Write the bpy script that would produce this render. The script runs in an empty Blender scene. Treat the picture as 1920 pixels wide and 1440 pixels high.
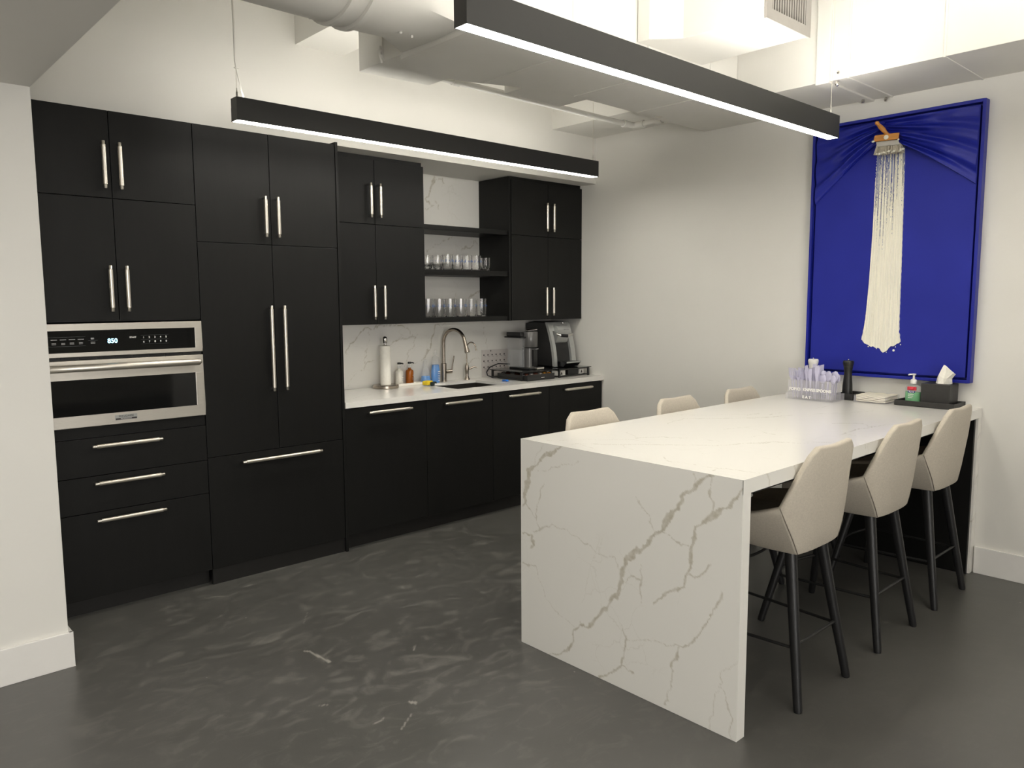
import bpy, bmesh, math, random
import numpy as np
from mathutils import Vector, Matrix
C = bpy.context.scene.collection
random.seed(7)
PI = math.pi

# ------------------------------------------------------------------ camera, light, exposure
cam_d = bpy.data.cameras.new('camera'); cam = bpy.data.objects.new('camera', cam_d); C.objects.link(cam)
cam_d.sensor_fit = 'HORIZONTAL'; cam_d.sensor_width = 36.0; cam_d.lens = 1438.4 / 1920 * 36.0
cam_d.clip_start = 0.05
_F = Vector((0.67254963, 0.73211533, -0.10809319)); _R = Vector((0.7360548, -0.67690365, -0.00497858)); _U = Vector((0.07681357, 0.07621417, 0.9941283))
cam.matrix_world = Matrix(((_R.x, _U.x, -_F.x, -4.6837), (_R.y, _U.y, -_F.y, -4.0199), (_R.z, _U.z, -_F.z, 1.5137), (0, 0, 0, 1)))
bpy.context.scene.camera = cam
vs = bpy.context.scene.view_settings
vs.view_transform = 'Standard'; vs.look = 'None'; vs.gamma = 1.0; vs.exposure = 0.09
try: vs.use_curve_mapping = False
except Exception: pass
world = bpy.data.worlds.new('world'); bpy.context.scene.world = world; world.use_nodes = True
world.node_tree.nodes['Background'].inputs[0].default_value = (0.75, 0.8, 0.9, 1)
world.node_tree.nodes['Background'].inputs[1].default_value = 0.05

LIGHT_DOWN = 30.0      # radiance of the lower lens of the island pendant
LIGHT_DOWN_K = 40.0    # ... of the kitchen pendant
LIGHT_UP = 58.0        # upper lens of the island pendant
WALL_FILL_K = 14.5  # added glow on top of the kitchen pendant, brightens the wall
WARM = (1.0, 0.96, 0.87)
def area(name, loc, size, sizey, power, col, rot=(0, 0, 0)):
    l = bpy.data.lights.new(name, 'AREA'); l.shape = 'RECTANGLE'; l.size = size; l.size_y = sizey; l.energy = power; l.color = col
    o = bpy.data.objects.new(name, l); C.objects.link(o); o.location = loc; o.rotation_euler = rot; return o
# added fill lamps out of view, then the uplight of the next pendant
area('rear_fill_light', (-5.2, -7.5, 1.6), 3.0, 2.0, 150, (1.0, 0.97, 0.93), (PI / 2, 0, 0))  # added area lamp for frontal fill; no partition stands here
area('left_fill_light', (-5.4, -2.6, 2.32), 1.6, 1.2, 32, (1.0, 0.965, 0.91))  # added downward fill lamp left of the camera, no fixture built
area('next_pendant_uplight', (-1.97, -3.9, 2.44), 2.43, .055, 74, (1.0, 0.965, 0.90), (PI, 0, 0))

# ------------------------------------------------------------------ mesh helpers
class MB:
    def __init__(self): self.v = []; self.f = []; self.m = []; self.mi = 0
    def add(self, vs_, fs):
        b = len(self.v); self.v += [tuple(p) for p in vs_]; self.f += [tuple(b + i for i in f) for f in fs]; self.m += [self.mi] * len(fs); return self
    def box(self, x0, x1, y0, y1, z0, z1):
        if x0 > x1: x0, x1 = x1, x0
        if y0 > y1: y0, y1 = y1, y0
        if z0 > z1: z0, z1 = z1, z0
        return self.add([(x0, y0, z0), (x1, y0, z0), (x1, y1, z0), (x0, y1, z0), (x0, y0, z1), (x1, y0, z1), (x1, y1, z1), (x0, y1, z1)],
                        [(0, 3, 2, 1), (4, 5, 6, 7), (0, 1, 5, 4), (1, 2, 6, 5), (2, 3, 7, 6), (3, 0, 4, 7)])
    def prism(self, poly, z0, z1):
        n = len(poly)
        return self.add([(x, y, z0) for x, y in poly] + [(x, y, z1) for x, y in poly],
                        [tuple(range(n - 1, -1, -1)), tuple(range(n, 2 * n))] + [(i, (i + 1) % n, n + (i + 1) % n, n + i) for i in range(n)])
    def tube(self, pts, rs, seg=12, cap=True):
        pts = [Vector(p) for p in pts]
        if not isinstance(rs, (list, tuple)): rs = [rs] * len(pts)
        vs_ = []; fs = []; ref = None
        for i, p in enumerate(pts):
            d = (pts[min(i + 1, len(pts) - 1)] - pts[max(i - 1, 0)])
            d = d.normalized() if d.length > 1e-9 else Vector((0, 0, 1))
            if ref is None: ref = Vector((0, 0, 1)) if abs(d.z) < .9 else Vector((1, 0, 0))
            a = (ref - d * ref.dot(d)).normalized(); ref = a; b = d.cross(a)
            for k in range(seg):
                t = 2 * PI * k / seg; vs_.append(p + (a * math.cos(t) + b * math.sin(t)) * rs[i])
        n = len(pts)
        for i in range(n - 1):
            for k in range(seg):
                k2 = (k + 1) % seg; fs.append((i * seg + k, i * seg + k2, (i + 1) * seg + k2, (i + 1) * seg + k))
        if cap: fs.append(tuple(range(seg - 1, -1, -1))); fs.append(tuple((n - 1) * seg + k for k in range(seg)))
        return self.add(vs_, fs)
    def lathe(self, prof, c=(0, 0), seg=24):
        return self.tubez([(r, z) for r, z in prof], c, seg)
    def tubez(self, prof, c, seg, sx=1.0, sy=1.0):
        vs_ = []; fs = []
        for r, z in prof:
            for k in range(seg):
                t = 2 * PI * k / seg; vs_.append((c[0] + r * sx * math.cos(t), c[1] + r * sy * math.sin(t), z))
        n = len(prof)
        for i in range(n - 1):
            for k in range(seg):
                k2 = (k + 1) % seg; fs.append((i * seg + k, i * seg + k2, (i + 1) * seg + k2, (i + 1) * seg + k))
        fs.append(tuple(range(seg - 1, -1, -1))); fs.append(tuple((n - 1) * seg + k for k in range(seg)))
        return self.add(vs_, fs)
    def sphere(self, c, r, seg=16, sq=(1, 1, 1)):
        vs_ = []; fs = []; n = seg // 2
        for i in range(n + 1):
            ph = PI * i / n
            for k in range(seg):
                t = 2 * PI * k / seg; vs_.append((c[0] + sq[0] * r * math.sin(ph) * math.cos(t), c[1] + sq[1] * r * math.sin(ph) * math.sin(t), c[2] - sq[2] * r * math.cos(ph)))
        for i in range(n):
            for k in range(seg):
                k2 = (k + 1) % seg; fs.append((i * seg + k, i * seg + k2, (i + 1) * seg + k2, (i + 1) * seg + k))
        return self.add(vs_, fs)

def pieces(mb):
    par = list(range(len(mb.v)))
    def find(a):
        while par[a] != a: par[a] = par[par[a]]; a = par[a]
        return a
    for f in mb.f:
        for i in f[1:]:
            a, b = find(f[0]), find(i)
            if a != b: par[b] = a
    g = {}
    for f in mb.f: g.setdefault(find(f[0]), []).append(f)
    out = []
    for fs in g.values():
        ids = sorted({i for f in fs for i in f}); mp = {i: k for k, i in enumerate(ids)}
        m_ = MB(); m_.add([mb.v[i] for i in ids], [tuple(mp[i] for i in f) for f in fs]); out.append(m_)
    return out
def objs(name, mb, mat, parent=None, **k):
    return [obj(name, p, mat, parent, **k) for p in pieces(mb)]
def obj(name, mb, mat, parent=None, bevel=0, smooth=False, seg=2, kind=None, label=None):
    me = bpy.data.meshes.new(name)
    off = parent_world(parent) if parent else Vector((0, 0, 0))
    me.from_pydata([tuple(Vector(p) - off) for p in mb.v], [], mb.f)
    bm = bmesh.new(); bm.from_mesh(me)
    bmesh.ops.remove_doubles(bm, verts=bm.verts, dist=1e-6)
    bmesh.ops.recalc_face_normals(bm, faces=bm.faces); bm.to_mesh(me); bm.free()
    mats = mat if isinstance(mat, (list, tuple)) else [mat]
    for m in mats: me.materials.append(m)
    if len(mats) > 1 and len(mb.m) == len(me.polygons):
        for p, i in zip(me.polygons, mb.m): p.material_index = i
    o = bpy.data.objects.new(name, me); C.objects.link(o)
    if parent: o.parent = parent
    if smooth:
        for p in me.polygons: p.use_smooth = True
        try: me.set_sharp_from_angle(angle=math.radians(smooth if smooth > 1 else 40))
        except Exception: pass
    if bevel:
        b = o.modifiers.new('bevel', 'BEVEL'); b.width = bevel; b.segments = seg; b.limit_method = 'ANGLE'; b.angle_limit = math.radians(35)
        if hasattr(b, 'harden_normals') and smooth: b.harden_normals = False
    if kind: o['kind'] = kind
    if label: o['label'] = label
    return o
def parent_world(p):
    v = Vector((0, 0, 0))
    while p is not None: v += Vector(p.location); p = p.parent
    return v
def thing(name, label, cat, loc=(0, 0, 0), group=None):
    o = bpy.data.objects.new(name, None); C.objects.link(o); o.location = loc; o.empty_display_size = 0.05
    o['label'] = label; o['category'] = cat
    if group: o['group'] = group
    return o
def tag(o, label, cat, group=None, kind=None):
    o['label'] = label; o['category'] = cat
    if group: o['group'] = group
    if kind: o['kind'] = kind
    return o
def dup(root, loc, label=None, rotz=None):
    r = root.copy(); C.objects.link(r); r.location = loc
    if rotz is not None: r.rotation_euler = (0, 0, rotz)
    if label: r['label'] = label
    for ch in list(root.children):
        c = ch.copy(); C.objects.link(c); c.parent = r
        for g in list(ch.children):
            d = g.copy(); C.objects.link(d); d.parent = c
    return r
def text(name, body, size, mat, parent, loc, xdir, ydir, extrude=0.0004, align='CENTER', bold=0.0, label=None):
    cu = bpy.data.curves.new(name, 'FONT'); cu.body = body; cu.size = size; cu.extrude = extrude; cu.align_x = align; cu.align_y = 'CENTER'; cu.offset = bold
    t = bpy.data.objects.new(name, cu); C.objects.link(t)
    dg = bpy.context.evaluated_depsgraph_get(); me = bpy.data.meshes.new_from_object(t.evaluated_get(dg)); me.name = name
    bpy.data.objects.remove(t); bpy.data.curves.remove(cu)
    xd = Vector(xdir).normalized(); yd = Vector(ydir).normalized(); zd = xd.cross(yd); off = parent_world(parent)
    M = Matrix(((xd.x, yd.x, zd.x, loc[0] - off.x), (xd.y, yd.y, zd.y, loc[1] - off.y), (xd.z, yd.z, zd.z, loc[2] - off.z), (0, 0, 0, 1)))
    me.transform(M); me.materials.clear(); me.materials.append(mat)
    o = bpy.data.objects.new(name, me); C.objects.link(o); o.parent = parent
    if label: o['label'] = label
    return o

# ------------------------------------------------------------------ materials
def S(r, g, b):   # sRGB 0-255 -> linear
    f = lambda c: (c / 255 / 12.92) if c / 255 <= .04045 else ((c / 255 + .055) / 1.055) ** 2.4
    return (f(r), f(g), f(b), 1)
def newmat(name):
    m = bpy.data.materials.new(name); m.use_nodes = True; nt = m.node_tree; return m, nt, nt.nodes['Principled BSDF']
def N(nt, typ, **kw):
    n = nt.nodes.new(typ)
    for k, v in kw.items():
        if k.startswith('i_'): n.inputs[int(k[2:]) if k[2:].isdigit() else k[2:].replace('_', ' ')].default_value = v
        else: setattr(n, k, v)
    return n
def ramp(nt, fac, stops):
    r = nt.nodes.new('ShaderNodeValToRGB'); nt.links.new(fac, r.inputs[0])
    while len(r.color_ramp.elements) > 1: r.color_ramp.elements.remove(r.color_ramp.elements[-1])
    r.color_ramp.elements[0].position = stops[0][0]; r.color_ramp.elements[0].color = stops[0][1]
    for p_, c_ in stops[1:]:
        e = r.color_ramp.elements.new(p_); e.color = c_
    return r
def mapping(nt, scale=(1, 1, 1), coord='Object', rot=(0, 0, 0)):
    tc = N(nt, 'ShaderNodeTexCoord'); mp = N(nt, 'ShaderNodeMapping'); mp.inputs['Scale'].default_value = scale; mp.inputs['Rotation'].default_value = rot
    nt.links.new(tc.outputs[coord], mp.inputs[0]); return mp.outputs[0]
def plain(name, col, rough=.5, metal=0, noise=0.06, nscale=30, bump=0, bscale=200, spec=.5, stretch=(1, 1, 1), rvar=0, **kw):
    m, nt, b = newmat(name)
    vec = mapping(nt, stretch)
    n = N(nt, 'ShaderNodeTexNoise'); n.inputs['Scale'].default_value = nscale; n.inputs['Detail'].default_value = 4; nt.links.new(vec, n.inputs['Vector'])
    c0 = tuple(max(0, c * (1 - noise)) for c in col[:3]) + (1,); c1 = tuple(min(1, c * (1 + noise)) for c in col[:3]) + (1,)
    r = ramp(nt, n.outputs['Fac'], [(.3, c0), (.7, c1)]); nt.links.new(r.outputs[0], b.inputs['Base Color'])
    b.inputs['Roughness'].default_value = rough; b.inputs['Metallic'].default_value = metal; b.inputs['Specular IOR Level'].default_value = spec
    if rvar:
        mr = N(nt, 'ShaderNodeMapRange'); mr.inputs['To Min'].default_value = rough - rvar; mr.inputs['To Max'].default_value = rough + rvar
        n2 = N(nt, 'ShaderNodeTexNoise'); n2.inputs['Scale'].default_value = 3; n2.inputs['Detail'].default_value = 5; nt.links.new(vec, n2.inputs['Vector'])
        nt.links.new(n2.outputs['Fac'], mr.inputs[0]); nt.links.new(mr.outputs[0], b.inputs['Roughness'])
    if bump:
        nb = N(nt, 'ShaderNodeTexNoise'); nb.inputs['Scale'].default_value = bscale; nb.inputs['Detail'].default_value = 3; nt.links.new(vec, nb.inputs['Vector'])
        bp = N(nt, 'ShaderNodeBump'); bp.inputs['Strength'].default_value = bump; bp.inputs['Distance'].default_value = .002
        nt.links.new(nb.outputs['Fac'], bp.inputs['Height']); nt.links.new(bp.outputs[0], b.inputs['Normal'])
    for k, v in kw.items():
        b.inputs[k.replace('_', ' ')].default_value = v
    return m
def emis(name, col, st):
    m, nt, b = newmat(name); b.inputs['Base Color'].default_value = (.9, .9, .9, 1); b.inputs['Emission Color'].default_value = col + (1,) if len(col) == 3 else col
    b.inputs['Emission Strength'].default_value = st; return m
def glassmat(name, col=(1, 1, 1, 1), rough=.0, ior=1.45, trans=1.0):
    m, nt, b = newmat(name); b.inputs['Base Color'].default_value = col; b.inputs['Roughness'].default_value = rough; b.inputs['IOR'].default_value = ior
    b.inputs['Transmission Weight'].default_value = trans
    vec = mapping(nt); n = N(nt, 'ShaderNodeTexNoise'); n.inputs['Scale'].default_value = 12; nt.links.new(vec, n.inputs['Vector'])
    mr = N(nt, 'ShaderNodeMapRange'); mr.inputs['To Min'].default_value = rough; mr.inputs['To Max'].default_value = rough + .03
    nt.links.new(n.outputs['Fac'], mr.inputs[0]); nt.links.new(mr.outputs[0], b.inputs['Roughness']); return m

M = {}
M['wall'] = plain('painted_wall', S(224, 222, 216), .55, noise=.012, nscale=2.5, bump=.12, bscale=350)
M['ceil'] = plain('ceiling_paint', S(224, 222, 216), .7, noise=.012, nscale=2.5, bump=.08, bscale=250)
M['trim'] = plain('baseboard_paint', S(228, 226, 222), .35, noise=.01)
M['duct'] = plain('painted_duct_metal', S(219, 217, 211), .45, noise=.02, nscale=4, bump=.1, bscale=18)
M['black_wood'] = plain('black_laminate', S(20, 20, 19), .46, noise=.10, nscale=6, stretch=(6, 6, .6), bump=.15, bscale=60, rvar=.04, spec=.22)
M['cab_box'] = plain('black_cabinet_box', S(14, 14, 14), .45, noise=.06, nscale=8, stretch=(6, 6, .6))
M['toe'] = plain('toe_kick_black', S(22, 21, 20), .4, noise=.1)
M['handle'] = plain('satin_nickel', S(220, 214, 203), .34, metal=1, noise=.03, nscale=40, stretch=(1, 1, 1))
M['chrome'] = plain('polished_nickel', S(215, 212, 208), .12, metal=1, noise=.02)
M['steel'] = plain('brushed_stainless', S(218, 213, 204), .36, metal=1, noise=.04, nscale=60, stretch=(.5, 1, 14), bump=.12, bscale=90)
M['sinksteel'] = plain('sink_steel', S(92, 89, 86), .36, metal=.9, noise=.05, nscale=40, stretch=(1, 8, 8))
M['faucet'] = plain('brushed_nickel_faucet', S(176, 166, 154), .26, metal=1, noise=.03, nscale=40)
M['black_glass'] = plain('oven_black_glass', S(10, 11, 12), .06, noise=.05)
M['black_metal'] = plain('black_powder_coat', S(30, 30, 30), .38, noise=.05, bump=.1)
M['light_body'] = plain('pendant_black_aluminium', S(36, 36, 35), .42, noise=.04)
M['fabric'] = plain('stool_fabric', S(194, 186, 172), .9, noise=.07, nscale=160, bump=.5, bscale=700, spec=.2)
M['seam'] = plain('stool_seam_thread', S(120, 113, 103), .9, noise=.1)
M['stool_leg'] = plain('black_stained_ash', S(28, 28, 29), .42, noise=.2, nscale=12, stretch=(8, 8, .5), bump=.3, bscale=40)
M['white_plastic'] = plain('white_plastic', S(232, 230, 224), .35, noise=.02)
M['paper'] = plain('white_paper', S(238, 235, 226), .85, noise=.03, nscale=60, bump=.3, bscale=120)
M['napkin'] = plain('napkin_paper', S(240, 234, 214), .9, noise=.04, nscale=20, bump=.3, bscale=90)
M['ceramic'] = plain('white_ceramic', S(236, 232, 222), .25, noise=.02)
M['black_plastic'] = plain('black_plastic', S(24, 24, 25), .3, noise=.05)
M['leather'] = plain('black_leatherette', S(46, 45, 44), .5, noise=.1, nscale=60, bump=.5, bscale=250)
M['gunmetal'] = plain('grey_machine_plastic', S(98, 97, 96), .28, metal=.35, noise=.03)
M['silver'] = plain('silver_plastic', S(186, 188, 186), .3, metal=.55, noise=.02)
M['grey_panel'] = plain('grey_plastic_panel', S(100, 104, 106), .4, noise=.03)
M['glass'] = glassmat('drinking_glass')
M['acrylic'] = plain('clear_acrylic', S(236, 234, 240), .05, noise=.02, Alpha=.13)
M['pet'] = plain('clear_bottle_plastic', S(224, 226, 226), .06, noise=.02, Alpha=.2)
M['tank'] = plain('water_tank_plastic', S(176, 178, 182), .06, noise=.05, nscale=8, Alpha=.15)
M['cutlery'] = plain('clear_cutlery_plastic', S(212, 209, 232), .12, noise=.06, nscale=40, Alpha=.7)
M['amber'] = plain('amber_hand_soap', S(176, 96, 18), .12, noise=.05, Transmission_Weight=.35)
M['lotion'] = plain('white_hand_lotion', S(226, 222, 212), .2, noise=.03)
M['blue_liquid'] = plain('blue_dish_soap', S(16, 136, 220), .1, noise=.04)
M['green_gel'] = plain('green_sanitizer_gel', S(112, 222, 142), .12, noise=.04, Alpha=.8)
M['blue_dot'] = plain('blue_glass_print', S(40, 110, 200), .3, noise=.05)
M['red_label'] = plain('red_label', S(214, 60, 74), .4, noise=.05)
M['navy_label'] = plain('navy_label', S(40, 60, 130), .4, noise=.05)
M['yellow'] = plain('yellow_sponge', S(232, 200, 40), .8, noise=.15, nscale=90, bump=.5)
M['dark_green'] = plain('dark_scourer', S(26, 40, 40), .9, noise=.2, nscale=90)
M['card'] = plain('menu_card', S(206, 200, 196), .5, noise=.02)
M['ink'] = plain('dark_ink', S(52, 48, 48), .6, noise=.1)
M['white_ink'] = plain('white_ink', S(244, 242, 238), .5, noise=.01)
M['grey_ink'] = plain('grey_ink', S(150, 150, 150), .5, noise=.02)
M['orange_wood'] = plain('varnished_brush_wood', S(200, 136, 62), .35, noise=.16, nscale=9, stretch=(2, 1, 6))
M['ferrule'] = plain('brush_ferrule', S(178, 176, 172), .3, metal=.9, noise=.05)
M['bristle'] = plain('brush_bristle', S(196, 188, 172), .8, noise=.22, nscale=40, stretch=(1, 60, 1), bump=.8, bscale=60)
M['rubber'] = plain('rubber_cable', S(20, 20, 20), .5, noise=.05)
M['gold_pod'] = plain('gold_foil', S(214, 150, 60), .25, metal=.8, noise=.1)
M['brown_pod'] = plain('brown_foil', S(92, 52, 40), .3, metal=.6, noise=.1)
M['silver_pod'] = plain('silver_foil', S(206, 200, 194), .25, metal=.8, noise=.1)
M['lens_k'] = emis('kitchen_pendant_lens', WARM, LIGHT_DOWN_K)
M['lens'] = emis('island_pendant_lens', WARM, LIGHT_DOWN)
M['lens_up'] = emis('island_pendant_uplight', WARM, LIGHT_UP)
M['wall_fill_k'] = emis('kitchen_pendant_wall_fill', WARM, WALL_FILL_K)
M['led'] = emis('oven_clock_led', (.25, .75, 1.0), 3.0)
M['grille'] = plain('grille_paint', S(150, 146, 140), .5, noise=.03)
M['grille_dark'] = plain('grille_depth', S(70, 66, 62), .7, noise=.03)

def marble(name, big=1.0):
    m, nt, b = newmat(name); L = nt.links
    vec = mapping(nt)
    at = N(nt, 'ShaderNodeAttribute', attribute_name='vein')
    warp = N(nt, 'ShaderNodeTexNoise'); warp.inputs['Scale'].default_value = 3.5; warp.inputs['Detail'].default_value = 6; L.new(vec, warp.inputs['Vector'])
    mx = N(nt, 'ShaderNodeVectorMath', operation='SCALE'); mx.inputs['Scale'].default_value = .35; L.new(warp.outputs['Color'], mx.inputs[0])
    ad = N(nt, 'ShaderNodeVectorMath', operation='ADD'); L.new(vec, ad.inputs[0]); L.new(mx.outputs[0], ad.inputs[1])
    vo = N(nt, 'ShaderNodeTexVoronoi', feature='DISTANCE_TO_EDGE'); vo.inputs['Scale'].default_value = 7.0; L.new(ad.outputs[0], vo.inputs['Vector'])
    fine = ramp(nt, vo.outputs['Distance'], [(0, (1, 1, 1, 1)), (.018, (0, 0, 0, 1))])
    ms = N(nt, 'ShaderNodeTexNoise'); ms.inputs['Scale'].default_value = 2.2; L.new(vec, ms.inputs['Vector'])
    msr = ramp(nt, ms.outputs['Fac'], [(.54, (0, 0, 0, 1)), (.66, (1, 1, 1, 1))])
    mu = N(nt, 'ShaderNodeMath', operation='MULTIPLY'); L.new(fine.outputs[0], mu.inputs[0]); L.new(msr.outputs[0], mu.inputs[1])
    mu2 = N(nt, 'ShaderNodeMath', operation='MULTIPLY'); mu2.inputs[1].default_value = .22 * big; L.new(mu.outputs[0], mu2.inputs[0])
    # mottled inside the drawn veins
    n3 = N(nt, 'ShaderNodeTexNoise'); n3.inputs['Scale'].default_value = 42; n3.inputs['Detail'].default_value = 3; L.new(vec, n3.inputs['Vector'])
    r3 = N(nt, 'ShaderNodeMapRange'); r3.inputs['From Min'].default_value = .35; r3.inputs['From Max'].default_value = .65; r3.inputs['To Min'].default_value = .55; r3.inputs['To Max'].default_value = 1.0; L.new(n3.outputs['Fac'], r3.inputs[0])
    mv = N(nt, 'ShaderNodeMath', operation='MULTIPLY'); L.new(at.outputs['Fac'], mv.inputs[0]); L.new(r3.outputs[0], mv.inputs[1])
    mm = N(nt, 'ShaderNodeMath', operation='MAXIMUM'); L.new(mv.outputs[0], mm.inputs[0]); L.new(mu2.outputs[0], mm.inputs[1])
    col = N(nt, 'ShaderNodeMix', data_type='RGBA'); col.inputs['A'].default_value = S(230, 228, 222); col.inputs['B'].default_value = S(188, 182, 166)
    L.new(mm.outputs[0], col.inputs['Factor']); L.new(col.outputs['Result'], b.inputs['Base Color'])
    b.inputs['Roughness'].default_value = .16; b.inputs['Specular IOR Level'].default_value = .5
    return m
M['marble'] = marble('veined_quartz')

def floor_mat():
    m, nt, b = newmat('polished_concrete'); L = nt.links
    vec = mapping(nt)
    n1 = N(nt, 'ShaderNodeTexNoise'); n1.inputs['Scale'].default_value = .9; n1.inputs['Detail'].default_value = 7; n1.inputs['Roughness'].default_value = .55; L.new(vec, n1.inputs['Vector'])
    base = ramp(nt, n1.outputs['Fac'], [(.3, S(74, 73, 70)), (.7, S(88, 87, 84))])
    # swept smudges
    w = N(nt, 'ShaderNodeTexNoise'); w.inputs['Scale'].default_value = 6.5; w.inputs['Detail'].default_value = 8; w.inputs['Roughness'].default_value = .62; w.inputs['Distortion'].default_value = 1.6
    L.new(mapping(nt, (1.0, 1.7, 1), rot=(0, 0, .5)), w.inputs['Vector'])
    wr = ramp(nt, w.outputs['Fac'], [(.51, (0, 0, 0, 1)), (.70, (1, 1, 1, 1))])
    # only in the walked area between cabinets and island
    gd = N(nt, 'ShaderNodeVectorMath', operation='DISTANCE'); L.new(vec, gd.inputs[0]); gd.inputs[1].default_value = (-2.5, -.75, 0)
    gr = ramp(nt, gd.outputs['Value'], [(0, (1, 1, 1, 1)), (.45, (1, 1, 1, 1)), (1, (.22, .22, .22, 1))])
    gs = N(nt, 'ShaderNodeMath', operation='MULTIPLY'); gs.inputs[1].default_value = .5; L.new(gd.outputs['Value'], gs.inputs[0]); L.new(gs.outputs[0], gr.inputs[0])
    mu = N(nt, 'ShaderNodeMath', operation='MULTIPLY'); L.new(wr.outputs[0], mu.inputs[0]); L.new(gr.outputs[0], mu.inputs[1])
    mu.use_clamp = True
    k = N(nt, 'ShaderNodeMath', operation='MULTIPLY'); k.inputs[1].default_value = .19; L.new(mu.outputs[0], k.inputs[0])
    # small white flecks
    v = N(nt, 'ShaderNodeTexVoronoi'); v.inputs['Scale'].default_value = 5.5; L.new(vec, v.inputs['Vector'])
    vr = ramp(nt, v.outputs['Distance'], [(0, (1, 1, 1, 1)), (.018, (1, 1, 1, 1)), (.026, (0, 0, 0, 1))])
    fl = N(nt, 'ShaderNodeMath', operation='MULTIPLY'); fl.inputs[1].default_value = .6; L.new(vr.outputs[0], fl.inputs[0])
    at = N(nt, 'ShaderNodeAttribute', attribute_name='vein')
    mxa = N(nt, 'ShaderNodeMath', operation='MAXIMUM'); L.new(k.outputs[0], mxa.inputs[0]); L.new(fl.outputs[0], mxa.inputs[1])
    mxb = N(nt, 'ShaderNodeMath', operation='MAXIMUM'); L.new(mxa.outputs[0], mxb.inputs[0]); L.new(at.outputs['Fac'], mxb.inputs[1])
    col = N(nt, 'ShaderNodeMix', data_type='RGBA'); L.new(mxb.outputs[0], col.inputs['Factor']); L.new(base.outputs[0], col.inputs['A']); col.inputs['B'].default_value = S(176, 172, 164)
    L.new(col.outputs['Result'], b.inputs['Base Color'])
    rr = N(nt, 'ShaderNodeMapRange'); rr.inputs['To Min'].default_value = .24; rr.inputs['To Max'].default_value = .40; L.new(n1.outputs['Fac'], rr.inputs[0]); 
    ra = N(nt, 'ShaderNodeMath', operation='ADD'); L.new(rr.outputs[0], ra.inputs[0]); L.new(k.outputs[0], ra.inputs[1]); L.new(ra.outputs[0], b.inputs['Roughness'])
    nb = N(nt, 'ShaderNodeTexNoise'); nb.inputs['Scale'].default_value = 260; L.new(vec, nb.inputs['Vector'])
    bp = N(nt, 'ShaderNodeBump'); bp.inputs['Strength'].default_value = .12; bp.inputs['Distance'].default_value = .001; L.new(nb.outputs['Fac'], bp.inputs['Height'])
    nb2 = N(nt, 'ShaderNodeTexNoise'); nb2.inputs['Scale'].default_value = 5; nb2.inputs['Detail'].default_value = 3; L.new(vec, nb2.inputs['Vector'])
    bp2 = N(nt, 'ShaderNodeBump'); bp2.inputs['Strength'].default_value = .15; bp2.inputs['Distance'].default_value = .01; L.new(nb2.outputs['Fac'], bp2.inputs['Height']); L.new(bp.outputs[0], bp2.inputs['Normal'])
    L.new(bp2.outputs[0], b.inputs['Normal'])
    b.inputs['Specular IOR Level'].default_value = .5
    return m
M['floor'] = floor_mat()

# drawn vein fields
def vnoise(x, y, seed):
    xi = np.floor(x).astype(int); yi = np.floor(y).astype(int); fx = x - xi; fy = y - yi
    def h(a, b):
        t = np.sin(a * 127.1 + b * 311.7 + seed * 74.7) * 43758.5453; return t - np.floor(t)
    fx = fx * fx * (3 - 2 * fx); fy = fy * fy * (3 - 2 * fy)
    return (h(xi, yi) * (1 - fx) + h(xi + 1, yi) * fx) * (1 - fy) + (h(xi, yi + 1) * (1 - fx) + h(xi + 1, yi + 1) * fx) * fy
def fract(x, y, s, seed):
    return sum((vnoise(x * s * 2 ** k, y * s * 2 ** k, seed + k) - .5) / 2 ** k for k in range(4))
def vein_field(U, V, lines, strength=1.0, jit=.012, wmin=.0022):
    u = U + jit * fract(U, V, 28, 3) * 2; v = V + jit * fract(U, V, 28, 9) * 2
    out = np.zeros_like(U); wmod = 1 + 1.1 * fract(U, V, 22, 21)
    for ln in lines:
        for (a, b, w0), (c, d, w1) in zip(ln[:-1], ln[1:]):
            dx, dy = c - a, d - b; L2 = dx * dx + dy * dy + 1e-12
            pad = .05; msk = (u > min(a, c) - pad) & (u < max(a, c) + pad) & (v > min(b, d) - pad) & (v < max(b, d) + pad)
            if not msk.any(): continue
            uu = u[msk]; vv = v[msk]; t = np.clip(((uu - a) * dx + (vv - b) * dy) / L2, 0, 1)
            dist = np.hypot(uu - a - t * dx, vv - b - t * dy); w = np.maximum((w0 + (w1 - w0) * t) * .5 * wmod[msk], wmin * .5)
            st = np.clip(.45 + (w0 + w1) * .5 / .012, .45, 1.0)
            val = np.clip((w + .0012 - dist) / .0024, 0, 1) * st
            out[msk] = np.maximum(out[msk], val)
    return out * strength
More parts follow.
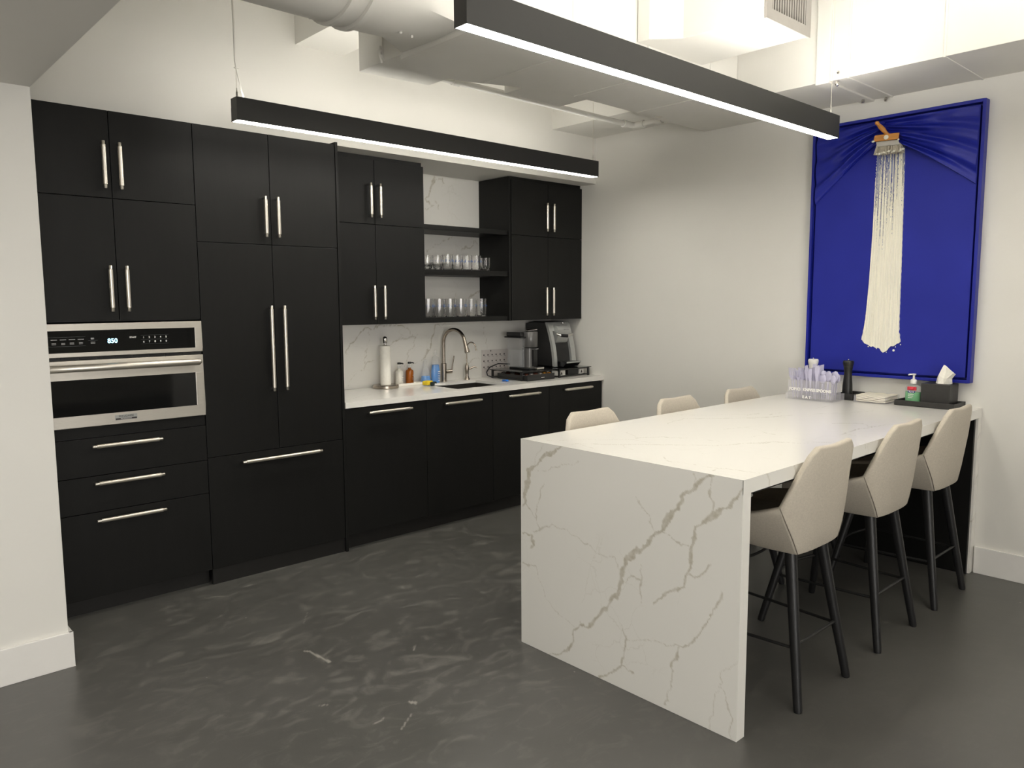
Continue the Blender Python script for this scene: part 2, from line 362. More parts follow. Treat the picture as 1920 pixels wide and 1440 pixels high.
def slab(name, parent, axis, c0, c1, u0, u1, v0, v1, step, lines, strength=1.0, jit=.012, face_lo=True, mat=None, cut=None):
    """a slab with one finely divided face that carries the drawn veins. axis: normal axis; c0 = veined face coordinate, c1 = back face coordinate"""
    nu = max(2, int((u1 - u0) / step) + 1); nv = max(2, int((v1 - v0) / step) + 1)
    us = np.linspace(u0, u1, nu); vv = np.linspace(v0, v1, nv); U, V = np.meshgrid(us, vv)
    fld = vein_field(U, V, lines, strength, jit)
    def P(c, u, v): return {'x': (c, u, v), 'y': (u, c, v), 'z': (u, v, c)}[axis]
    off = parent_world(parent) if parent else Vector((0, 0, 0))
    verts = []; 
    for j in range(nv):
        for i in range(nu): verts.append(tuple(Vector(P(c0, us[i], vv[j])) - off))
    faces = []
    for j in range(nv - 1):
        for i in range(nu - 1):
            if cut and cut[0] < (us[i] + us[i + 1]) / 2 < cut[1] and cut[2] < (vv[j] + vv[j + 1]) / 2 < cut[3]: continue
            a = j * nu + i; faces.append((a, a + 1, a + nu + 1, a + nu))
    nb = len(verts)
    bv = [P(c1, u0, v0), P(c1, u1, v0), P(c1, u1, v1), P(c1, u0, v1)]
    verts += [tuple(Vector(q) - off) for q in bv]
    if not cut: faces.append((nb + 3, nb + 2, nb + 1, nb))
    faces.append(tuple(range(nu - 1, -1, -1)) + (nb, nb + 1))
    faces.append(tuple(range((nv - 1) * nu, nv * nu)) + (nb + 2, nb + 3))
    faces.append(tuple(range(0, nv * nu, nu)) + (nb + 3, nb))
    faces.append(tuple(nu - 1 + k * nu for k in range(nv - 1, -1, -1)) + (nb + 1, nb + 2))
    me = bpy.data.meshes.new(name); me.from_pydata(verts, [], faces)
    att = me.attributes.new('vein', 'FLOAT', 'POINT'); att.data.foreach_set('value', np.concatenate([fld.ravel(), np.zeros(4)]).astype(np.float32))
    bm = bmesh.new(); bm.from_mesh(me); bmesh.ops.recalc_face_normals(bm, faces=bm.faces); bm.to_mesh(me); bm.free()
    me.materials.append(mat or M['marble'])
    o = bpy.data.objects.new(name, me); C.objects.link(o)
    if parent: o.parent = parent
    return o

VEIN_FRONT = [
 [(-2.584,0.914,0.0161),(-2.527,0.877,0.0138),(-2.48,0.841,0.0184),(-2.459,0.799,0.0207),(-2.432,0.756,0.023),(-2.405,0.717,0.023),(-2.36,0.668,0.0173),(-2.313,0.613,0.0161),(-2.266,0.572,0.0138),(-2.216,0.529,0.0184),(-2.198,0.478,0.0126),(-2.192,0.435,0.0126),(-2.174,0.378,0.0149),(-2.135,0.325,0.0173),(-2.088,0.268,0.0195),(-2.055,0.225,0.0138),(-2.02,0.197,0.008),(-1.977,0.195,0.008),(-1.949,0.163,0.0092),(-1.942,0.111,0.0092),(-1.912,0.061,0.0115),(-1.867,0.023,0.0092),(-1.806,0.001,0.0046)],
 [(-2.703,0.886,0.0069),(-2.666,0.844,0.0115),(-2.642,0.812,0.0173),(-2.592,0.779,0.0149),(-2.552,0.748,0.0126),(-2.526,0.715,0.0103),(-2.516,0.675,0.0103),(-2.501,0.624,0.0092),(-2.497,0.571,0.008),(-2.493,0.536,0.0069),(-2.477,0.494,0.0069),(-2.444,0.475,0.0057),(-2.41,0.458,0.0069),(-2.382,0.423,0.0069),(-2.353,0.389,0.0057)],
 [(-2.498,0.543,0.0046),(-2.536,0.534,0.0057),(-2.562,0.56,0.008),(-2.587,0.59,0.0046)],
 [(-1.88,0.921,0.0092),(-1.835,0.893,0.0161),(-1.775,0.857,0.0207),(-1.72,0.821,0.023),(-1.68,0.78,0.0299),(-1.672,0.722,0.0253),(-1.655,0.662,0.0161),(-1.647,0.637,0.0092)],
 [(-1.767,0.739,0.0034),(-1.744,0.69,0.0046),(-1.736,0.631,0.0046),(-1.723,0.583,0.0046),(-1.751,0.55,0.0034)],
 [(-1.647,0.649,0.0046),(-1.688,0.622,0.0046),(-1.723,0.583,0.0034)],
 [(-1.638,0.496,0.0046),(-1.695,0.503,0.0069),(-1.703,0.464,0.0092),(-1.69,0.432,0.0034)],
 [(-1.711,0.524,0.0057),(-1.751,0.55,0.0057),(-1.813,0.574,0.0034),(-1.903,0.572,0.0029),(-1.989,0.553,0.0029),(-2.073,0.514,0.0034),(-2.152,0.518,0.0023),(-2.185,0.49,0.0023)],
 [(-1.767,0.926,0.0034),(-1.728,0.867,0.0034),(-1.704,0.824,0.0034)],
 [(-1.736,0.789,0.0034),(-1.843,0.818,0.0029),(-1.973,0.871,0.0029)],
 [(-2.516,0.912,0.0046),(-2.511,0.879,0.0046)],
 [(-2.587,0.915,0.0046),(-2.585,0.846,0.0057),(-2.592,0.793,0.0046)],
 [(-2.262,0.786,0.0029),(-2.306,0.725,0.0029),(-2.342,0.674,0.0029)],
 [(-2.377,0.682,0.0046),(-2.44,0.657,0.0034),(-2.496,0.64,0.0046)],
 [(-2.625,0.517,0.008),(-2.625,0.461,0.008),(-2.592,0.413,0.0046),(-2.567,0.363,0.0092),(-2.541,0.321,0.0057),(-2.504,0.289,0.0069),(-2.471,0.259,0.0069),(-2.45,0.202,0.0092),(-2.434,0.156,0.0046),(-2.432,0.085,0.0046),(-2.396,0.016,0.0046)],
 [(-2.194,0.264,0.0034),(-2.218,0.214,0.008),(-2.209,0.158,0.0057),(-2.197,0.09,0.0069),(-2.151,0.047,0.0092),(-2.084,0.006,0.0092)],
 [(-2.197,0.09,0.0046),(-2.261,0.077,0.0046)],
 [(-2.471,0.264,0.0034),(-2.391,0.251,0.0029),(-2.296,0.224,0.0029),(-2.221,0.209,0.0023)],
 [(-2.643,0.233,0.0029),(-2.637,0.184,0.0046),(-2.661,0.146,0.0046),(-2.683,0.079,0.0046),(-2.682,0.013,0.0029)],
 [(-2.637,0.184,0.0023),(-2.605,0.105,0.0023),(-2.603,-0.003,0.0023)],
 [(-2.697,0.29,0.0017),(-2.643,0.233,0.0023)],
 [(-2.205,0.439,0.0046),(-2.242,0.464,0.0046),(-2.286,0.466,0.0057),(-2.287,0.41,0.0046),(-2.299,0.379,0.0034)],
 [(-2.289,0.512,0.0029),(-2.286,0.466,0.0029)],
 [(-1.646,0.363,0.0057),(-1.719,0.37,0.0034),(-1.767,0.284,0.0017),(-1.836,0.202,0.0017),(-1.949,0.175,0.0017)],
]
VEIN_TOP = [
 [(-2.407,-1.729,0.0039),(-2.279,-1.831,0.0039),(-2.108,-1.976,0.0039),(-2.032,-1.981,0.0052),(-1.977,-2.026,0.0052),(-1.93,-2.104,0.0039),(-1.882,-2.173,0.0026)],
 [(-2.079,-1.981,0.0039),(-2.017,-1.903,0.0026),(-1.975,-1.847,0.0026)],
 [(-2.108,-1.976,0.0039),(-2.113,-2.036,0.0039),(-2.122,-2.078,0.0026)],
 [(-2.406,-1.857,0.0039),(-2.351,-1.881,0.0052),(-2.308,-1.932,0.0052),(-2.252,-2.007,0.0052),(-2.141,-2.114,0.0052),(-2.05,-2.214,0.0052),(-1.971,-2.308,0.0052),(-1.918,-2.331,0.0052),(-1.832,-2.372,0.0052),(-1.749,-2.41,0.0052),(-1.702,-2.469,0.0039)],
 [(-2.348,-1.901,0.0026),(-2.378,-1.993,0.0026)],
 [(-2.24,-2.018,0.0026),(-2.296,-2.122,0.0026)],
 [(-2.31,-2.291,0.0026),(-2.373,-2.349,0.0039),(-2.354,-2.401,0.0026),(-2.35,-2.506,0.0039),(-2.32,-2.595,0.0039),(-2.293,-2.702,0.0039)],
 [(-2.341,-2.538,0.0039),(-2.399,-2.565,0.0065)],
 [(-1.386,-1.681,0.0039),(-1.318,-1.781,0.0039),(-1.2,-1.864,0.0026),(-1.056,-1.972,0.0026)],
 [(-1.665,-1.833,0.0026),(-1.57,-1.812,0.0039),(-1.465,-1.794,0.0039),(-1.377,-1.868,0.0052),(-1.194,-2.029,0.0052),(-1.087,-2.072,0.0052),(-1.06,-2.13,0.0039)],
 [(-1.554,-2.282,0.0039),(-1.563,-2.345,0.0039)],
 [(-1.698,-2.306,0.0039),(-1.628,-2.305,0.0039)],
 [(-1.614,-2.109,0.0019),(-1.453,-2.15,0.0019)],
 [(-1.885,-2.214,0.0039),(-1.88,-2.263,0.0026)],
 [(-1.213,-1.995,0.0039),(-1.119,-2.064,0.0052),(-1.015,-2.095,0.0052),(-0.966,-2.119,0.0039)],
 [(-1.137,-1.951,0.0039),(-1.029,-1.957,0.0039)],
 [(-1.041,-2.021,0.0052),(-0.931,-2.028,0.0039)],
 [(-1.553,-2.275,0.0052),(-1.564,-2.344,0.0052)],
 [(-1.837,-2.363,0.0052),(-1.816,-2.405,0.0052),(-1.748,-2.417,0.0052),(-1.697,-2.457,0.0052),(-1.678,-2.526,0.0052),(-1.619,-2.558,0.0039),(-1.564,-2.596,0.0039)],
 [(-1.376,-2.545,0.0052),(-1.291,-2.538,0.0052),(-1.186,-2.528,0.0052),(-1.079,-2.555,0.0052),(-0.948,-2.562,0.0052),(-0.856,-2.631,0.0039),(-0.74,-2.724,0.0026)],
 [(-1.048,-2.538,0.0104),(-1.001,-2.56,0.0104)],
 [(-1.087,-2.385,0.0052),(-1.042,-2.408,0.0052),(-0.989,-2.48,0.0039),(-1.05,-2.543,0.0039)],
 [(-0.635,-2.081,0.0039),(-0.488,-2.085,0.0039)],
 [(-1.323,-2.561,0.0039),(-1.334,-2.596,0.0039)],
 [(-0.509,-2.341,0.0039),(-0.665,-2.291,0.0039),(-0.832,-2.177,0.0026)],
 [(-0.45,-2.451,0.0039),(-0.499,-2.577,0.0039),(-0.478,-2.646,0.0039)],
]
VEIN_SPLASH = [
 [(-1.994,1.163,0.0132),(-1.964,1.201,0.012),(-1.923,1.256,0.0132),(-1.882,1.289,0.0108),(-1.835,1.319,0.0072),(-1.761,1.332,0.0072),(-1.699,1.345,0.0096),(-1.615,1.345,0.0072),(-1.53,1.34,0.0084),(-1.473,1.327,0.0084),(-1.459,1.299,0.0036),(-1.438,1.256,0.0048)],
 [(-1.815,1.327,0.003),(-1.799,1.286,0.0036),(-1.804,1.234,0.0036),(-1.826,1.172,0.0048),(-1.834,1.126,0.0048),(-1.836,1.079,0.006)],
 [(-1.972,0.933,0.0036),(-1.938,0.993,0.0036),(-1.884,1.036,0.0036),(-1.836,1.065,0.0054),(-1.795,1.094,0.0042),(-1.753,1.115,0.003),(-1.648,1.187,0.0036),(-1.59,1.238,0.0042),(-1.511,1.25,0.0048),(-1.445,1.254,0.006),(-1.416,1.246,0.0048),(-1.397,1.273,0.0042),(-1.4,1.298,0.0024)],
 [(-1.416,1.246,0.0042),(-1.431,1.201,0.0036),(-1.455,1.154,0.0036),(-1.492,1.107,0.0036),(-1.523,1.043,0.0036)],
 [(-1.147,1.34,0.0036),(-1.225,1.333,0.006),(-1.241,1.299,0.012),(-1.257,1.25,0.012),(-1.274,1.189,0.012),(-1.313,1.129,0.0096),(-1.345,1.081,0.0084),(-1.405,1.06,0.003),(-1.45,1.05,0.0024)],
 [(-0.768,1.344,0.003),(-0.743,1.258,0.0036),(-0.719,1.132,0.0036)],
 [(-0.916,1.025,0.003),(-0.866,1.061,0.0036),(-0.797,1.063,0.003)],
 [(-1.209,2.428,0.008),(-1.22,2.383,0.0128),(-1.241,2.325,0.0136),(-1.267,2.283,0.0136),(-1.302,2.257,0.008)],
 [(-1.205,2.385,0.004),(-1.174,2.392,0.0056),(-1.148,2.406,0.0064),(-1.128,2.366,0.0056)],
 [(-1.303,2.249,0.0048),(-1.283,2.227,0.016),(-1.253,2.221,0.008),(-1.233,2.207,0.0064),(-1.289,2.183,0.004)],
 [(-1.207,2.249,0.0056),(-1.188,2.178,0.0056)],
 [(-1.051,1.991,0.0036),(-1.144,1.95,0.0036),(-1.22,1.917,0.0036),(-1.295,1.876,0.0036)],
 [(-0.966,1.892,0.0084),(-0.918,1.918,0.0084),(-0.853,1.933,0.0072),(-0.853,1.977,0.006),(-0.804,1.935,0.0072)],
 [(-0.792,1.604,0.012),(-0.858,1.56,0.0096),(-0.908,1.535,0.0072)],
 [(-1.074,1.584,0.0036),(-1.027,1.584,0.0036),(-1.035,1.541,0.0036)],
]
# ------------------------------------------------------------------ room
def struct(name, mb, m, **k): return obj(name, mb, m, kind='structure', **k)
WY = .60; CH = 3.35
FLOOR_MARKS = [[(-3.176, -1.065, .009), (-3.161, -1.215, .012)], [(-3.19, -1.05, .008), (-3.183, -1.06, .008)], [(-3.056, -.781, .004), (-2.971, -.663, .003)],
               [(-2.80, -1.325, .004), (-2.84, -1.37, .012)], [(-3.235, -1.851, .004), (-3.19, -1.82, .012), (-3.145, -1.789, .004)], [(-3.365, -1.506, .008), (-3.345, -1.519, .008)],
               [(-3.103, -1.715, .012), (-3.092, -1.735, .018)], [(-3.298, -1.759, .003), (-3.236, -1.744, .008)]]
fl = slab('floor', None, 'z', 0, -.1, -4.0, -1.9, -2.6, 0.0, .008, FLOOR_MARKS, .6, .0015, mat=M['floor'])
# extend the same floor out to the walls by adding border quads
me = fl.data; bm = bmesh.new(); bm.from_mesh(me)
def q(x0, x1, y0, y1): bm.faces.new([bm.verts.new(p) for p in ((x0, y0, 0), (x1, y0, 0), (x1, y1, 0), (x0, y1, 0))])
q(-9, -4.0, -9, 1.2); q(-1.9, .3, -9, 1.2); q(-4.0, -1.9, -9, -2.6); q(-4.0, -1.9, 0, 1.2)
bm.to_mesh(me); bm.free(); fl['kind'] = 'structure'
struct('ceiling', MB().box(-9, .3, -9, 1.2, CH, CH + .1), M['ceil'])
struct('wall_kitchen', MB().box(-9, .3, WY, WY + .2, 0, CH), M['wall'])
struct('wall_right', MB().box(0, .2, -9, WY, 0, CH), M['wall'])
struct('wall_behind_camera', MB().box(-9, .2, -9.2, -9, 0, CH), M['wall'])
struct('wall_far_left', MB().box(-9.2, -9, -9, 1.2, 0, CH), M['wall'])
struct('wall_left', MB().box(-9, -3.973, -.503, WY, 0, CH), M['wall'], bevel=.002)
struct('wall_soffit', MB().box(-3.973, 0, .09, WY, 2.426, CH), M['wall'])
struct('ceiling_bulkhead', MB().box(-9, -3.973, -9, -.503, 2.343, CH), M['ceil'], bevel=.002)
struct('wall_beam', MB().box(-2.543, -2.24, -9, .09, 2.945, CH), M['wall'])
struct('wall_corner_beam', MB().box(-.485, 0, -.9, .09, 2.775, CH), M['wall'])
struct('baseboard_left', MB().box(-9, -3.958, -.518, -.503, 0, .15).box(-3.973, -3.958, -.518, .0, 0, .15), M['trim'], bevel=.002)
struct('baseboard_right', MB().box(-.015, 0, -9, -2.712, 0, .148), M['trim'], bevel=.002)
struct('baseboard_corner', MB().box(-.015, 0, -1.62, .02, 0, .148), M['trim'], bevel=.002)

# ------------------------------------------------------------------ cabinets
def bar_handle(parent, x, y, z, length, horiz, r=.0105):
    """bar pull: reeded bar with two narrower end caps on posts. (x,y,z)= centre of the bar, y front of door surface is y+.035"""
    b = MB(); e = length / 2; n = e - .018
    A = (lambda t, dy=0: (x + t, y + dy, z)) if horiz else (lambda t, dy=0: (x, y + dy, z + t))
    b.tube([A(-n), A(-n + .001), A(n - .001), A(n)], [r * .9, r, r, r * .9], 14)
    b.tube([A(-e), A(-e + .002), A(e - .002), A(e)], [r * .6, r * .75, r * .75, r * .6], 12)
    h = obj('handle', b, M['handle'], parent, smooth=True)
    p_ = MB(); p_.tube([A(-e + .009), A(-e + .009, .036)], r * .6, 10); p_.tube([A(e - .009), A(e - .009, .036)], r * .6, 10)
    objs('handle_post', p_, M['chrome'], h, smooth=True)
    return h
G = .0016
def door(parent, x0, x1, z0, z1, y=0, handle=None, name='door', mat='black_wood'):
    d = obj(name, MB().box(x0 + G, x1 - G, y, y + .02, z0 + G, z1 - G), M[mat], parent, bevel=.0012)
    if handle: 
        hx, hz, ln, hor = handle; bar_handle(d, hx, y - .035, hz, ln, hor)
    return d
XL, X1, X2, X3, X4, X5 = -3.95, -3.562, -3.174, -2.7697, -2.3665, -2.3492
# oven tower: three stacked units
t = thing('tall_cabinet', 'black cabinet above the wall oven, four doors in two rows, beside the white wall end', 'cabinet', (-3.56, .3, 1.426))
obj('body', MB().box(XL, X2 - .0005, .021, WY - .002, 1.424, 2.412), M['cab_box'], t)
door(t, XL, X1, 2.005, 2.412, handle=(-3.598, 2.155, .218, False)); door(t, X1, X2, 2.005, 2.412, handle=(-3.527, 2.155, .218, False))
door(t, XL, X1, 1.428, 2.005, handle=(-3.599, 1.58, .218, False)); door(t, X1, X2, 1.428, 2.005, handle=(-3.526, 1.58, .218, False))
t = thing('drawer_cabinet', 'black three-drawer base cabinet below the wall oven', 'cabinet', (-3.56, .3, 0))
obj('body', MB().box(XL, X2 - .0005, .021, WY - .002, .086, .928), M['cab_box'], t)
obj('rail', MB().box(XL, X2 - .001, .008, .021, .875, .927), M['black_wood'], t)
obj('toe_kick', MB().box(XL, X2, .06, .08, 0, .086), M['toe'], t)
for z0, z1, hz in ((.6853, .8716, .833), (.5078, .6853, .6525), (.0862, .5078, .4715)):
    door(t, XL, X2, z0, z1, handle=(-3.564, hz, .32, True), name='drawer')
# wall oven
t = thing('wall_oven', 'stainless steel built-in wall oven with black glass and blue clock', 'oven', (-3.56, .3, .929))
ox0, ox1 = -3.946, -3.18
obj('body', MB().box(ox0, ox1, .0, .5, .931, 1.414), M['black_metal'], t)
cp = MB(); cp.box(ox0, ox1, -.02, 0, 1.385, 1.417); cp.box(ox0, ox1, -.02, 0, 1.262, 1.282); cp.box(ox0, ox0 + .035, -.02, 0, 1.282, 1.385); cp.box(ox1 - .035, ox1, -.02, 0, 1.282, 1.385)
pn = obj('control_panel', cp, M['steel'], t, bevel=.0015)
gl = obj('control_glass', MB().box(ox0 + .035, ox1 - .035, -.016, -.002, 1.282, 1.385), M['black_glass'], t)
dz0, dz1 = .929, 1.245
dr = MB(); dr.box(ox0, ox1, -.022, 0, 1.155, dz1); dr.box(ox0, ox1, -.022, 0, dz0, .985); dr.box(ox0, ox0 + .042, -.022, 0, .985, 1.155); dr.box(ox1 - .042, ox1, -.022, 0, .985, 1.155)
dd = obj('oven_door', dr, M['steel'], t, bevel=.002)
obj('door_window', MB().box(ox0 + .042, ox1 - .042, -.018, -.002, .985, 1.155), M['black_glass'], dd)
hb = MB(); hb.tube([(ox0 + .03, -.062, 1.212), (ox0 + .036, -.064, 1.212), (ox1 - .036, -.064, 1.212), (ox1 - .03, -.062, 1.212)], [.012, .017, .017, .012], 20)
hb.box(ox0 + .035, ox0 + .06, -.06, -.02, 1.2, 1.222); hb.box(ox1 - .06, ox1 - .035, -.06, -.02, 1.2, 1.222)
obj('oven_handle', hb, M['steel'], dd, smooth=True)
vn = MB()
for i in range(9): vn.box(ox0 + .04 + i * .078, ox0 + .1 + i * .078, -.012, 0, 1.249, 1.257)
objs('vent_slot', vn, M['black_plastic'], t)
text('clock_digits', '850', .030, M['led'], gl, (-3.604, -.0165, 1.331), (1, 0, 0), (0, 0, 1), bold=.0004, label='blue clock digits')
text('button_print', 'START', .0105, M['white_ink'], gl, (-3.512, -.0165, 1.345), (1, 0, 0), (0, 0, 1), bold=.0003)
for r_, row in enumerate(('12345', '67890')):
    for k, ch in enumerate(row): text('button_print', ch, .012, M['white_ink'], gl, (-3.463 + k * .0265, -.0165, 1.343 - r_ * .0215), (1, 0, 0), (0, 0, 1), bold=.0003)
bt = MB()
for k in range(5):
    bx = -3.888 + k * .037
    bt.box(bx - .013, bx + .013, -.0168, -.0158, 1.342, 1.3455)
    for zz in (1.327, 1.3215): bt.box(bx - .008 - .002 * (k % 2), bx + .008, -.0168, -.0158, zz, zz + .0028)
for zz in (1.327, 1.3215): bt.box(-3.699, -3.68, -.0168, -.0158, zz, zz + .0028)
bt.box(-3.698, -3.684, -.0168, -.0158, 1.342, 1.35)
objs('button_print', bt, M['grey_ink'], gl)
ln = MB(); ln.box(-3.91, -3.72, -.0166, -.0158, 1.3555, 1.3562); ln.box(-3.91, -3.72, -.0166, -.0158, 1.3125, 1.3132); ln.box(-3.71, -3.668, -.0166, -.0158, 1.3365, 1.3372); ln.box(-3.475, -3.345, -.0166, -.0158, 1.3325, 1.333); ln.box(-3.475, -3.345, -.0166, -.0158, 1.3535, 1.354); ln.box(-3.475, -3.345, -.0166, -.0158, 1.311, 1.3115)
objs('button_divider', ln, M['grey_panel'], gl)
bd = obj('badge', MB().box(-3.615, -3.515, -.0235, -.022, .948, .973), M['silver'], dd)
bd2 = obj('badge_band', MB().box(-3.613, -3.517, -.0242, -.0234, .949, .957), M['ink'], dd)
text('badge_text', 'FRIGIDAIRE', .0135, M['ink'], dd, (-3.565, -.0238, .9655), (1, 0, 0), (0, 0, 1))
text('badge_text', 'PROFESSIONAL', .0075, M['white_ink'], dd, (-3.565, -.0245, .953), (1, 0, 0), (0, 0, 1))
# fridge tower
t = thing('tall_cabinet', 'black two-door cabinet above the panelled refrigerator', 'cabinet', (-2.77, .3, 1.8218))
obj('body', MB().box(X2 + .0005, X4, .021, WY - .002, 1.8218, 2.412), M['cab_box'], t)
door(t, X2, X3, 1.8218, 2.412, handle=(-2.812, 1.97, .218, False)); door(t, X3, X4, 1.8218, 2.412, handle=(-2.74, 1.97, .218, False))
t = thing('refrigerator', 'black panelled refrigerator with two tall doors over one freezer drawer', 'refrigerator', (-2.77, .3, 0))
obj('body', MB().box(X2 + .0005, X4, .021, WY - .002, .088, 1.819), M['cab_box'], t)
door(t, X2, X3, .6946, 1.8218, handle=(-2.802, 1.258, .47, False)); door(t, X3, X4, .6946, 1.8218, handle=(-2.7255, 1.258, .47, False))
door(t, X2, X4, .0862, .6946, handle=(-2.76, .6515, .476, True), name='freezer_drawer')
obj('toe_kick', MB().box(X2 + .004, X4, .012, .03, 0, .084), M['toe'], t)
t = obj('end_panel', MB().box(X4 + .0008, X5, -.004, WY - .002, 0, 2.424), M['black_wood'], bevel=.001)
tag(t, 'thin black vertical end panel between the refrigerator and the countertop', 'panel')
# base cabinets
bx = [X5 + .001, -1.7486, -1.1749, -.612, -.012]
bl = ['black base cabinet nearest the refrigerator, below the paper towel holder', 'black base cabinet under the soap bottles and the left of the sink', 'black base cabinet below the coffee pod drawer', 'black base cabinet at the right wall end of the counter']
hx = [-2.04, -1.459, -.892, -.318]
for i in range(4):
    t = thing('base_cabinet', bl[i], 'cabinet', ((bx[i] + bx[i + 1]) / 2, .3, 0), 'base cabinets under the kitchen counter')
    top = .66 if i in (1, 2) else .876
    obj('body', MB().box(bx[i] + .0005, bx[i + 1] - .0005, .021, WY - .025, .099, top), M['cab_box'], t)
    door(t, bx[i], bx[i + 1], .099, .872, handle=(hx[i], .838, .318, True))
    obj('toe_kick', MB().box(bx[i], bx[i + 1], .055, .075, 0, .099), M['toe'], t)
# countertop with the sink cut out
SX0, SX1, SY0, SY1 = -1.43, -.95, .072, .455
t = thing('countertop', 'white veined quartz kitchen countertop with a sink cut-out', 'countertop', (-1.17, .3, .8777))
cx0, cx1, cy0, cy1 = X5 + .001, -.001, -.012, .578
VEIN_COUNTER = [[(-2.3, .08, .006), (-2.1, .2, .005), (-1.9, .26, .004)], [(-2.2, .02, .005), (-1.98, .14, .004), (-1.8, .3, .006), (-1.7, .5, .004)], [(-1.0, .1, .005), (-.9, .3, .006), (-.85, .55, .004)], [(-.6, 0, .01), (-.5, .08, .006)]]
for nm, a0, a1, b0, b1 in (('slab_left', cx0, SX0, cy0, cy1), ('slab_right', SX1, cx1, cy0, cy1), ('slab_front', SX0, SX1, cy0, SY0), ('slab_back', SX0, SX1, SY1, cy1)):
    slab('slab', t, 'z', .914, .894, a0, a1, b0, b1, .01, VEIN_COUNTER, .6)
obj('front_edge', MB().box(cx0, cx1, cy0, cy0 + .02, .8777, .8938), M['marble'], t)
# backsplash
t = slab('backsplash', None, 'y', .58, .598, X5 + .001, -.001, .8777, 2.4255, .007, VEIN_SPLASH, 1.0, .014)
tag(t, 'white quartz backsplash with long grey veins behind the counter and open shelves', 'backsplash')
# sink
t = thing('sink', 'rectangular undermount stainless steel sink', 'sink', ((SX0 + SX1) / 2, (SY0 + SY1) / 2, .70))
s = MB(); a0, a1, b0, b1, zt, zb, th = SX0 - .004, SX1 + .004, SY0 - .004, SY1 + .004, .8935, .70, .003
s.box(a0, a1, b0, b1, zb, zb + th); s.box(a0, a0 + th, b0, b1, zb, zt); s.box(a1 - th, a1, b0, b1, zb, zt); s.box(a0, a1, b0, b0 + th, zb, zt); s.box(a0, a1, b1 - th, b1, zb, zt)
obj('bowl', s, M['sinksteel'], t); obj('drain', MB().lathe([(.045, .703), (.045, .707), (.03, .7085)], (-1.19, .27)), M['chrome'], t, smooth=True)
# upper cabinets
YU = .231
def upper(label, x0, xm, x1, hx_, zb=1.3632):
    t = thing('upper_cabinet', label, 'cabinet', (xm, .4, zb), 'black upper cabinets over the counter')
    obj('body', MB().box(x0 + .0005, x1 - .0005, YU + .021, .579, zb + .002, 2.405), M['cab_box'], t)
    obj('filler_strip', MB().box(x0 + .003, x1 - .010, YU + .012, YU + .03, 2.4, 2.4255), M['black_wood'], t)
    door(t, x0, xm, 2.0, 2.402, YU, (hx_[0], 2.147, .215, False)); door(t, xm, x1, 2.0, 2.402, YU, (hx_[1], 2.147, .215, False))
    door(t, x0, xm, zb, 2.0, YU, (hx_[2], 1.505, .217, False)); door(t, xm, x1, zb, 2.0, YU, (hx_[3], 1.505, .217, False))
    return t
upper('black four-door upper cabinet beside the refrigerator tower', -2.343, -1.957, -1.5713, (-2.003, -1.933, -1.993, -1.917))
t = upper('black four-door upper cabinet at the right wall, above the coffee machines', -.777, -.390, -.004, (-.430, -.357, -.436, -.362))
obj('side_panel', MB().box(-.796, -.777, YU + .006, .579, 1.3632, 2.422), M['black_wood'], t, bevel=.001)
sh = []
for lab, z0, z1 in (('top empty black open shelf between the upper cabinets', 1.9975, 2.031), ('middle black open shelf carrying short tumblers', 1.693, 1.730), ('bottom black open shelf carrying a row of tall glasses', 1.3645, 1.400)):
    s_ = obj('wall_shelf', MB().box(-1.571, -.7965, .252, .579, z0, z1), M['black_wood'], bevel=.001); tag(s_, lab, 'shelf', 'black open shelves')

# ------------------------------------------------------------------ island
IX, IY0, IY1, IZ, IT = -2.4384, -2.7052, -1.6299, .919, .0501
t = thing('kitchen_island', 'white quartz waterfall island with grey-brown veins, set against the right wall', 'kitchen island', (-1.2, -2.17, 0))
slab('waterfall_panel', t, 'x', IX, IX + IT, IY0, IY1, .001, IZ, .004, VEIN_FRONT, 1.0, .010)
VT2 = VEIN_TOP
slab('worktop', t, 'z', IZ, IZ - IT, IX + IT * .0 + .0505, -.002, IY0, IY1, .0065, VT2, .85, .008)
E_ = [[(-2.29, .93, .006), (-2.26, .86, .008)], [(-1.96, .93, .008), (-1.92, .86, .006)], [(-2.1, .93, .005), (-2.07, .86, .006)], [(-1.5, .93, .005), (-1.48, .86, .005)], [(-.9, .93, .005), (-.88, .86, .006)]]
slab('edge_face', t, 'y', IY0 - .0006, IY0 + .002, IX, -.002, IZ - IT, IZ - .0003, .006, E_, .8, .006)
slab('waterfall_panel', t, 'y', IY0 + .0004, IY1, -.052, -.002, .001, IZ - IT - .001, .008, [[(-.05, .75, .005), (-.02, .78, .006)], [(-.05, .5, .004), (0, .56, .006)], [(-.05, .3, .004), (0, .33, .006)]], .8, .006)
obj('inner_panel', MB().box(-.075, -.0535, IY0 + .012, IY1 - .02, .001, IZ - IT - .001), M['black_wood'], t)
obj('underside_panel', MB().box(IX + .052, -.076, IY0 + .03, IY1 - .03, IZ - IT - .019, IZ - IT - .001), M['black_wood'], t)

